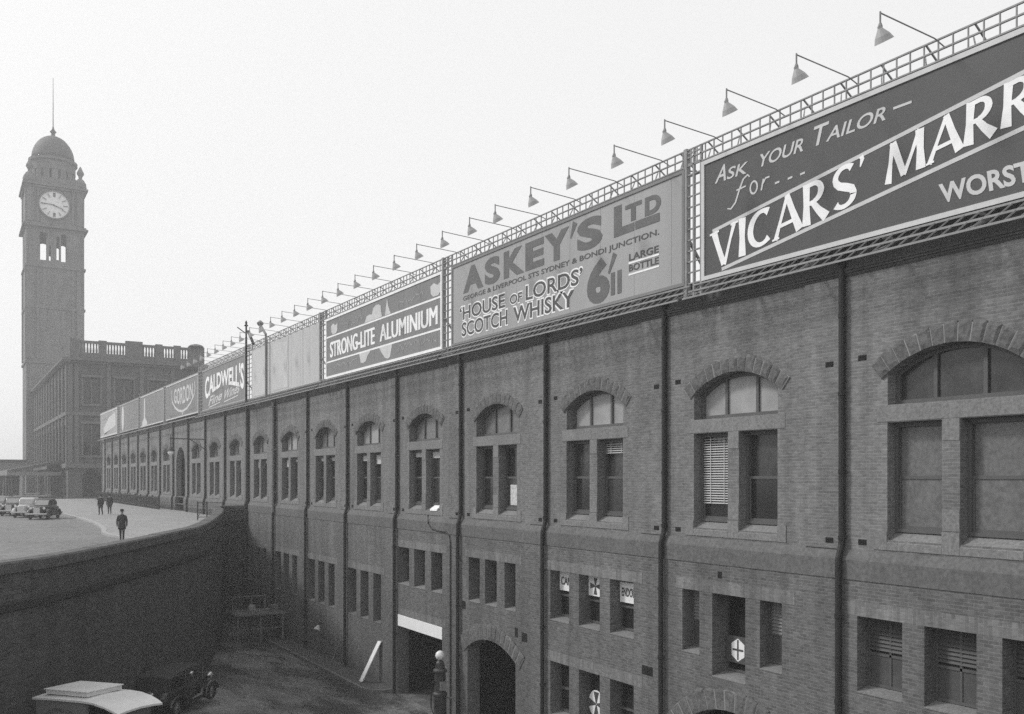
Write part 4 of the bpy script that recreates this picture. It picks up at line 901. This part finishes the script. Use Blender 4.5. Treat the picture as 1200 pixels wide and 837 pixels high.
# ------------------------------------------------------------------ people on the upper street
def person(label, x, y, rz, stride=.18, hat=True, group=None):
    J = {'pel': (0, 0, .93, .15, .11), 'sp': (0, .01, 1.18, .15, .105), 'ch': (0, 0, 1.36, .17, .11), 'nk': (0, 0, 1.5, .06, .06), 'hd': (0, .015, 1.6, .085, .095), 'tp': (0, .01, 1.70, .075, .085),
         'hl': (-.085, 0, .9, .1, .1), 'kl': (-.08, stride * .7, .5, .07, .07), 'al': (-.075, stride * .5, .09, .05, .05), 'tl': (-.08, stride * .5 + .16, .04, .04, .03),
         'hr': (.085, 0, .9, .1, .1), 'kr': (.08, -stride * .2, .5, .07, .07), 'ar': (.075, -stride, .1, .05, .05), 'tr': (.08, -stride + .15, .04, .04, .03),
         'sl': (-.2, 0, 1.4, .07, .07), 'el': (-.26, -.05, 1.13, .055, .055), 'wl': (-.25, .04, .88, .042, .042), 'fl': (-.245, .07, .8, .03, .035),
         'sr': (.2, 0, 1.4, .07, .07), 'er': (.26, -.02, 1.13, .055, .055), 'wr': (.25, .1, .89, .042, .042), 'fr': (.245, .13, .81, .03, .035)}
    ks_ = list(J); E_ = [('pel', 'sp'), ('sp', 'ch'), ('ch', 'nk'), ('nk', 'hd'), ('hd', 'tp'), ('pel', 'hl'), ('hl', 'kl'), ('kl', 'al'), ('al', 'tl'), ('pel', 'hr'), ('hr', 'kr'), ('kr', 'ar'), ('ar', 'tr'), ('ch', 'sl'), ('sl', 'el'), ('el', 'wl'), ('wl', 'fl'), ('ch', 'sr'), ('sr', 'er'), ('er', 'wr'), ('wr', 'fr')]
    me = bpy.data.meshes.new('person'); me.from_pydata([J[k][:3] for k in ks_], [(ks_.index(a), ks_.index(b)) for a, b in E_], [])
    o = bpy.data.objects.new('tmp', me); col.objects.link(o); o.modifiers.new('skin', 'SKIN'); sb = o.modifiers.new('sub', 'SUBSURF'); sb.levels = 2; sb.render_levels = 2
    for v, k in zip(me.skin_vertices[0].data, ks_): v.radius = J[k][3:5]
    me.skin_vertices[0].data[0].use_root = True
    m2 = bpy.data.meshes.new_from_object(o.evaluated_get(bpy.context.evaluated_depsgraph_get())); bpy.data.objects.remove(o)
    p = bpy.data.objects.new('person', m2); col.objects.link(p)
    m2.materials.clear(); m2.materials.append(M['suit']); m2.materials.append(M['skin'])
    for f in m2.polygons: f.use_smooth = True; f.material_index = 1 if (f.center.z > 1.52 or (f.center.z < .87 and abs(f.center.x) > .19)) else 0
    tag(p, label, 'person', group); ORG[p.name] = Vector((0, 0, 0))
    m = MB(); m.loft([[(rx * math.cos(q), .01 + ry * math.sin(q), z) for q in [i * math.pi / 7 for i in range(14)]] for z, rx, ry in ((.66, .215, .15), (.8, .205, .145), (1.02, .19, .135), (1.2, .205, .14), (1.36, .215, .135), (1.44, .17, .11), (1.5, .08, .08))]); m.build('coat', M['suit'], p, smooth=True)
    if hat:
        m = MB(); m.lathe([(.16, 1.69), (.165, 1.7), (.1, 1.715), (.098, 1.80), (.06, 1.83), (.0, 1.83)], (0, .01, 0), 14); m.build('hat', M['suit'], p)
    p.location = (x, y, S(y) + (.13 if x > kx(y) else .0)); p.rotation_euler = (0, 0, rz); return p
person('person in a dark suit and hat walking alone beyond the parapet', 8.45, 56.6, R(170))
person('person in dark clothes, the nearer of two walking by the building', 11.4, 88, R(20))
person('person in dark clothes walking beside a companion farther from the kerb', 12.3, 89.3, R(10), .12)

# ------------------------------------------------------------------ railway station and clock tower
SX0, SX1, SY0, SY1 = 16.0, 36.5, 160.0, 228.0
T = thing('station_building', 'large stone railway station with balustraded roof behind the brick building', 'building', (26, 160, 7.63))
SZ = 7.63
fw = [(1.5 + 16.6, 0)]
front_w = [(18.2, 20.6), (22.9, 25.6), (28.0, 30.6)]
polys = [rect(SX0, SX1, SZ, 29.2)]
for a, b_ in front_w: polys.append(rect(a, b_, 22.8, 26.9)); polys.append(rect(a, b_, 14.6, 19.5)); polys.append(arch(a - .2, b_ + .2, 8.0, 11.2, 1.2, 10))
polys.append(arch(32.2, 35.4, 22.8, 25.2, 1.5, 12)); polys.append(rect(32.6, 35.0, 14.6, 19.5))
wall_y(polys, SY0, .6).build('front_wall', M['station_stone'], T)
ys_ = [SY0 + 3.5 + 5.6 * k for k in range(12)]
polys = [rect(SY0 + .603, SY1, SZ, 29.2)]
for y in ys_: polys.append(rect(y, y + 2.4, 21.6, 27.0)); polys.append(rect(y, y + 2.4, 13.6, 19.6)); polys.append(arch(y - .3, y + 2.7, 8.0, 11.0, 1.2, 8))
wall_x(polys, SX0, .6).build('side_wall', M['station_stone'], T)
m = MB(); m.box(SX0 + .6, SX1, SY1 - .5, SY1, SZ, 29.2).box(SX1 - .4, SX1, SY0 + .6, SY1 - .5, SZ, 29.2); m.build_each('rear_wall', M['station_stone'], T)
m = MB(); m.box(SX0 + .5, SX1 - .5, SY0 + .55, SY0 + .6, SZ, 29).box(SX0 + .45, SX0 + .5, SY0 + .7, SY1 - .6, SZ, 29); m.build_each('window_glass', M['glass'], T)
m = MB(); m.prism([(SX0 - .9, 29.9), (SX0 - .9, 29.6), (SX0 - .4, 29.2), (SX0 + .3, 29.2), (SX0 + .3, 30.0)], SY0 - .9, SY1); m.box(SX0 + .302, SX1 + .8, SY0 - .9, SY0 + .3, 29.55, 29.95).box(SX0 + .302, SX1 + .4, SY0 - .45, SY0 + .3, 29.2, 29.548)
m.build('cornice', M['trim'], T)
m = MB(); m.box(SX0 - .35, SX1 + .3, SY0 - .35, SY0 - .003, 20.9, 21.5).box(SX0 - .35, SX0 - .003, SY0, SY1, 20.9, 21.5).box(SX0 - .4, SX1 + .3, SY0 - .4, SY0 - .003, 12.6, 13.3).box(SX0 - .4, SX0 - .003, SY0, SY1, 12.6, 13.3)
m.build_each('string_course', M['trim'], T)
m = MB(); m.box(SX0 + .31, SX1, SY0 + .31, SY1, 29.3, 29.95); m.build('roof', M['frieze'], T)
m = MB()
for y in [SY0 + .2 + 5.6 * k for k in range(13)]:
    m.box(SX0 - .28, SX0 - .004, y, y + .9, 21.52, 29.18).box(SX0 - .28, SX0 - .004, y, y + .9, 13.32, 20.88)
    m.box(SX0 - .28, SX0 - .004, y + 1.4, y + 1.9, 21.52, 28.2)
for x in (SX0, 16.9, 21.6, 26.6, 31.4): m.box(x, x + .6, SY0 - .25, SY0 - .004, 21.52, 29.18).box(x, x + .6, SY0 - .25, SY0 - .004, 13.32, 20.88)
m.build_each('pilaster', M['trim'], T)
m = MB()
for a, b_ in front_w:
    for z0, z1 in ((22.8, 26.9), (14.6, 19.5)): m.box(a - .35, b_ + .35, SY0 - .3, SY0 - .004, z1 + .1, z1 + .5).box(a - .25, b_ + .25, SY0 - .25, SY0 - .004, z0 - .35, z0 - .02).box(a - .3, a - .02, SY0 - .12, SY0 - .004, z0, z1 + .08).box(b_ + .02, b_ + .3, SY0 - .12, SY0 - .004, z0, z1 + .08).box((a + b_) / 2 - .1, (a + b_) / 2 + .1, SY0 + .3, SY0 + .5, z0, z1)
m.build_each('window_surround', M['trim'], T)
# balustrade
m = MB(); m.box(SX0 + .3, SX1 + .2, SY0 - .2, SY0 + .3, 29.98, 30.9).box(SX0 + .3, SX1, SY0 - .15, SY0 + .25, 32.4, 32.8)
m.build_each('balustrade_rail', M['trim'], T)
m = MB(); x = SX0 + .6
while x < SX1 - 2: m.lathe([(.14, 30.9), (.17, 31.3), (.11, 31.9), (.15, 32.4)], (x, SY0 + .05, 0), 6); x += .44
m.build_each('baluster', M['trim'], T)
m = MB()
for x, w_, h in ((SX0 + .2, 1.4, 33.0), (20.4, 1.2, 32.95), (24.4, 2.6, 33.2), (29.0, 1.1, 33.0), (31.9, 1.1, 33.0), (34.2, 2.6, 32.99)): m.box(x, x + w_, SY0 - .25, SY0 + .35, 29.97, h)
m.lathe([(1.2, 33.0), (1.25, 33.1), (.9, 33.35), (.3, 33.5)], (35.5, SY0 + .05, 0), 14); m.build_each('pier', M['trim'], T)
t = thing('entrance_canopy', 'dark canopy projecting from the station side over the street', 'canopy', (12, 172, 7.63))
m = MB(); m.prism([(8.0, 12.3), (15.6, 13.9), (15.6, 13.4), (8.0, 11.7)], 166, 192); m.build('canopy_roof', M['brd_dark'], t)
m = MB(); m.box(7.85, 8.0, 165.9, 192, 11.4, 12.25).box(8.0, 15.6, 165.85, 166, 11.4, 12.0); m.build('fascia', M['stone'], t)
m = MB()
for y in (166.6, 175, 183, 191): m.lathe([(.22, 7.5), (.18, 8), (.15, 11.5)], (8.6, y, 0), 8)
m.build_each('column', M['bar'], t)
t = thing('far_colonnade', 'low colonnaded building at the far end of the street', 'building', (-10, 205, 7.63))
m = MB(); m.box(-40, 13, 205, 206, 12.4, 14.2).box(-40, 13, 204.8, 206, 12.0, 12.4); m.build('entablature', M['stone'], t)
m = MB(); m.box(-40, 13, 209, 216, 7.6, 13.5); m.build('rear_wall', M['rwall'], t)
m = MB(); m.box(-40.3, 13.3, 204.6, 216, 14.2, 14.6); m.build('roof', M['frieze'], t)
m = MB()
for k in range(19): m.lathe([(.5, 7.6), (.45, 8.4), (.38, 12.0)], (-39 + 2.85 * k, 205.6, 0), 8)
m.build_each('column', mat('pale_column_stone', .5, .8, .1), t)

K = thing('clock_tower', 'tall square stone clock tower with a dome and flagpole', 'tower', (20, 231, 7.63))
TX0, TX1, TY0, TY1 = 14.3, 25.75, 225.0, 236.5
TT = 75.2
belf = [(16.9, 18.2, 58.6, 64.7), (18.7, 19.1, 58.6, 62.0), (20.2, 20.8, 58.9, 64.0), (21.1, 22.2, 58.6, 64.7)]
hol = [arch(a, b_, c, d - .2, .2, 8) for a, b_, c, d in belf]
wall_y([rect(TX0, TX1, 7.6, TT)] + hol, TY0, .7).build('shaft', M['tower_stone'], K)
wall_y([rect(TX0, TX1, 7.6, TT)] + [[(p + .9, q) for p, q in h_] for h_ in hol], TY1 - .7, .7).build('shaft', M['tower_stone'], K)
yh = [arch(a + TY0 - TX0, b_ + TY0 - TX0, c, d - .2, .2, 8) for a, b_, c, d in belf]
for x in (TX0, TX1 - .7): wall_x([rect(TY0 + .703, TY1 - .703, 7.6, TT)] + yh, x, .7).build('shaft', M['tower_stone'], K)
m = MB()
for z, o_, h in ((65.8, .75, .4), (66.2, .4, .4), (57.0, .3, .5), (74.3, .4, .5), (74.8, .75, .4), (75.2, .3, .5), (48, .25, .5), (36, .25, .5)): m.box(TX0 - o_, TX1 + o_, TY0 - o_, TY1 + o_, z, z + h - .004)
m.build_each('cornice', M['tower_stone'], K)
m = MB()
for x in (TX0, TX1 - 1.5, TX0 + 2.0, TX1 - 2.5):
    w_ = 1.5 if x in (TX0, TX1 - 1.5) else .5
    m.box(x, x + w_, TY0 - .22, TY0 - .004, 37, 56.9).box(x, x + w_, TY0 - .22, TY0 - .004, 66.9, 74.5)
for y in (TY0, TY1 - 1.5): m.box(TX0 - .22, TX0 - .004, y, y + 1.5, 37, 56.9).box(TX0 - .22, TX0 - .004, y, y + 1.5, 66.9, 74.5)
m.build_each('corner_pilaster', M['tower_stone'], K)
cx, cz = 19.75, 70.9
m = MB(); m.lathe([(2.95, 0), (2.95, .12)], (cx, TY0 - .02, cz), 32, Vector((0, -1, 0))); f = m.build('clock_face', M['clock'], K)
m = MB()
for k in range(12): a = k * math.pi / 6; d = Vector((math.sin(a), 0, math.cos(a))); c = Vector((cx, TY0 - .17, cz)); m.bar(c + d * 1.75, c + d * 2.65, .5, .04)
m.build_each('hour_mark', M['ink_mid'], f)
m = MB(); c = Vector((cx, TY0 - .24, cz)); m.bar(c, c + Vector((-2.6, 0, .12)), .24, .05); m.bar(c + Vector((-.5, .0, .02)), c + Vector((1.75, 0, -.75)), .3, .05); m.build_each('clock_hand', M['void'], f)
m = MB(); m.lathe([(2.95, 0), (3.2, 0), (3.2, .4), (2.95, .4), (2.95, 0)], (cx, TY0, cz), 32, Vector((0, -1, 0)), False); m.build('clock_surround', M['tower_stone'], K)
# parapet stage with corner pinnacles, drum, dome, finial
tcx, tcy = (TX0 + TX1) / 2, (TY0 + TY1) / 2
m = MB()
for x in (TX0 + .7, TX1 - .7):
    for y in (TY0 + .7, TY1 - .7): m.lathe([(1.3, 75.7), (1.2, 76.6), (.8, 77.3), (.35, 77.7), (.4, 78.1), (.75, 78.7), (.75, 79.0), (.1, 80.4)], (x, y, 0), 10)
m.build_each('pinnacle', M['tower_stone'], K)
m = MB(); m.box(TX0 + .3, TX1 - .3, TY0 + .3, TY1 - .3, 75.69, 77.0); m.build('parapet', M['tower_stone'], K)
for k in range(16):                                  # drum of piers with gaps the sky shows through
    a = k * math.pi / 8; m = MB(); w0, w1 = a - .145, a + .145
    m.prism([(tcx + r * math.cos(q), tcy + r * math.sin(q)) for r, q in ((3.6, w0), (4.5, w0), (4.55, a), (4.5, w1), (3.6, w1))], 77.0, 79.3, 'z'); m.build('drum_pier', M['tower_stone'], K)
m = MB(); m.lathe([(4.6, 79.3), (4.6, 81.2), (5.0, 81.4), (5.0, 82.0), (4.4, 82.2), (3.5, 82.2), (3.5, 79.3), (4.6, 79.3)], (tcx, tcy, 0), 28, None, False); m.build('drum', M['tower_stone'], K)
m = MB(); m.lathe([(4.4 * math.cos(R(a)), 82.2 + 5.6 * math.sin(R(a))) for a in range(0, 86, 8)] + [(.45, 87.9), (.4, 88.5), (.7, 88.8), (.3, 89.3), (.12, 90)], (tcx, tcy, 0), 28); m.build('dome', M['dome'], K, smooth=True)
m = MB(); m.tube([(tcx, tcy, 90), (tcx, tcy, 101)], [.12, .05], 6); m.build('flagpole', M['flue'], K)

# ------------------------------------------------------------------ haze
m = MB(); m.box(-170, 65, -165, 330, -3, 104)
hz = bpy.data.materials.new('haze_air'); hz.use_nodes = True; hn = hz.node_tree; hn.nodes.clear()
pv = hn.nodes.new('ShaderNodeVolumePrincipled'); pv.inputs['Color'].default_value = (1, 1, 1, 1); pv.inputs['Density'].default_value = .00105; pv.inputs['Anisotropy'].default_value = .2
ho = hn.nodes.new('ShaderNodeOutputMaterial'); hn.links.new(pv.outputs[0], ho.inputs['Volume'])
struct(m.build('haze', hz), 'stuff')
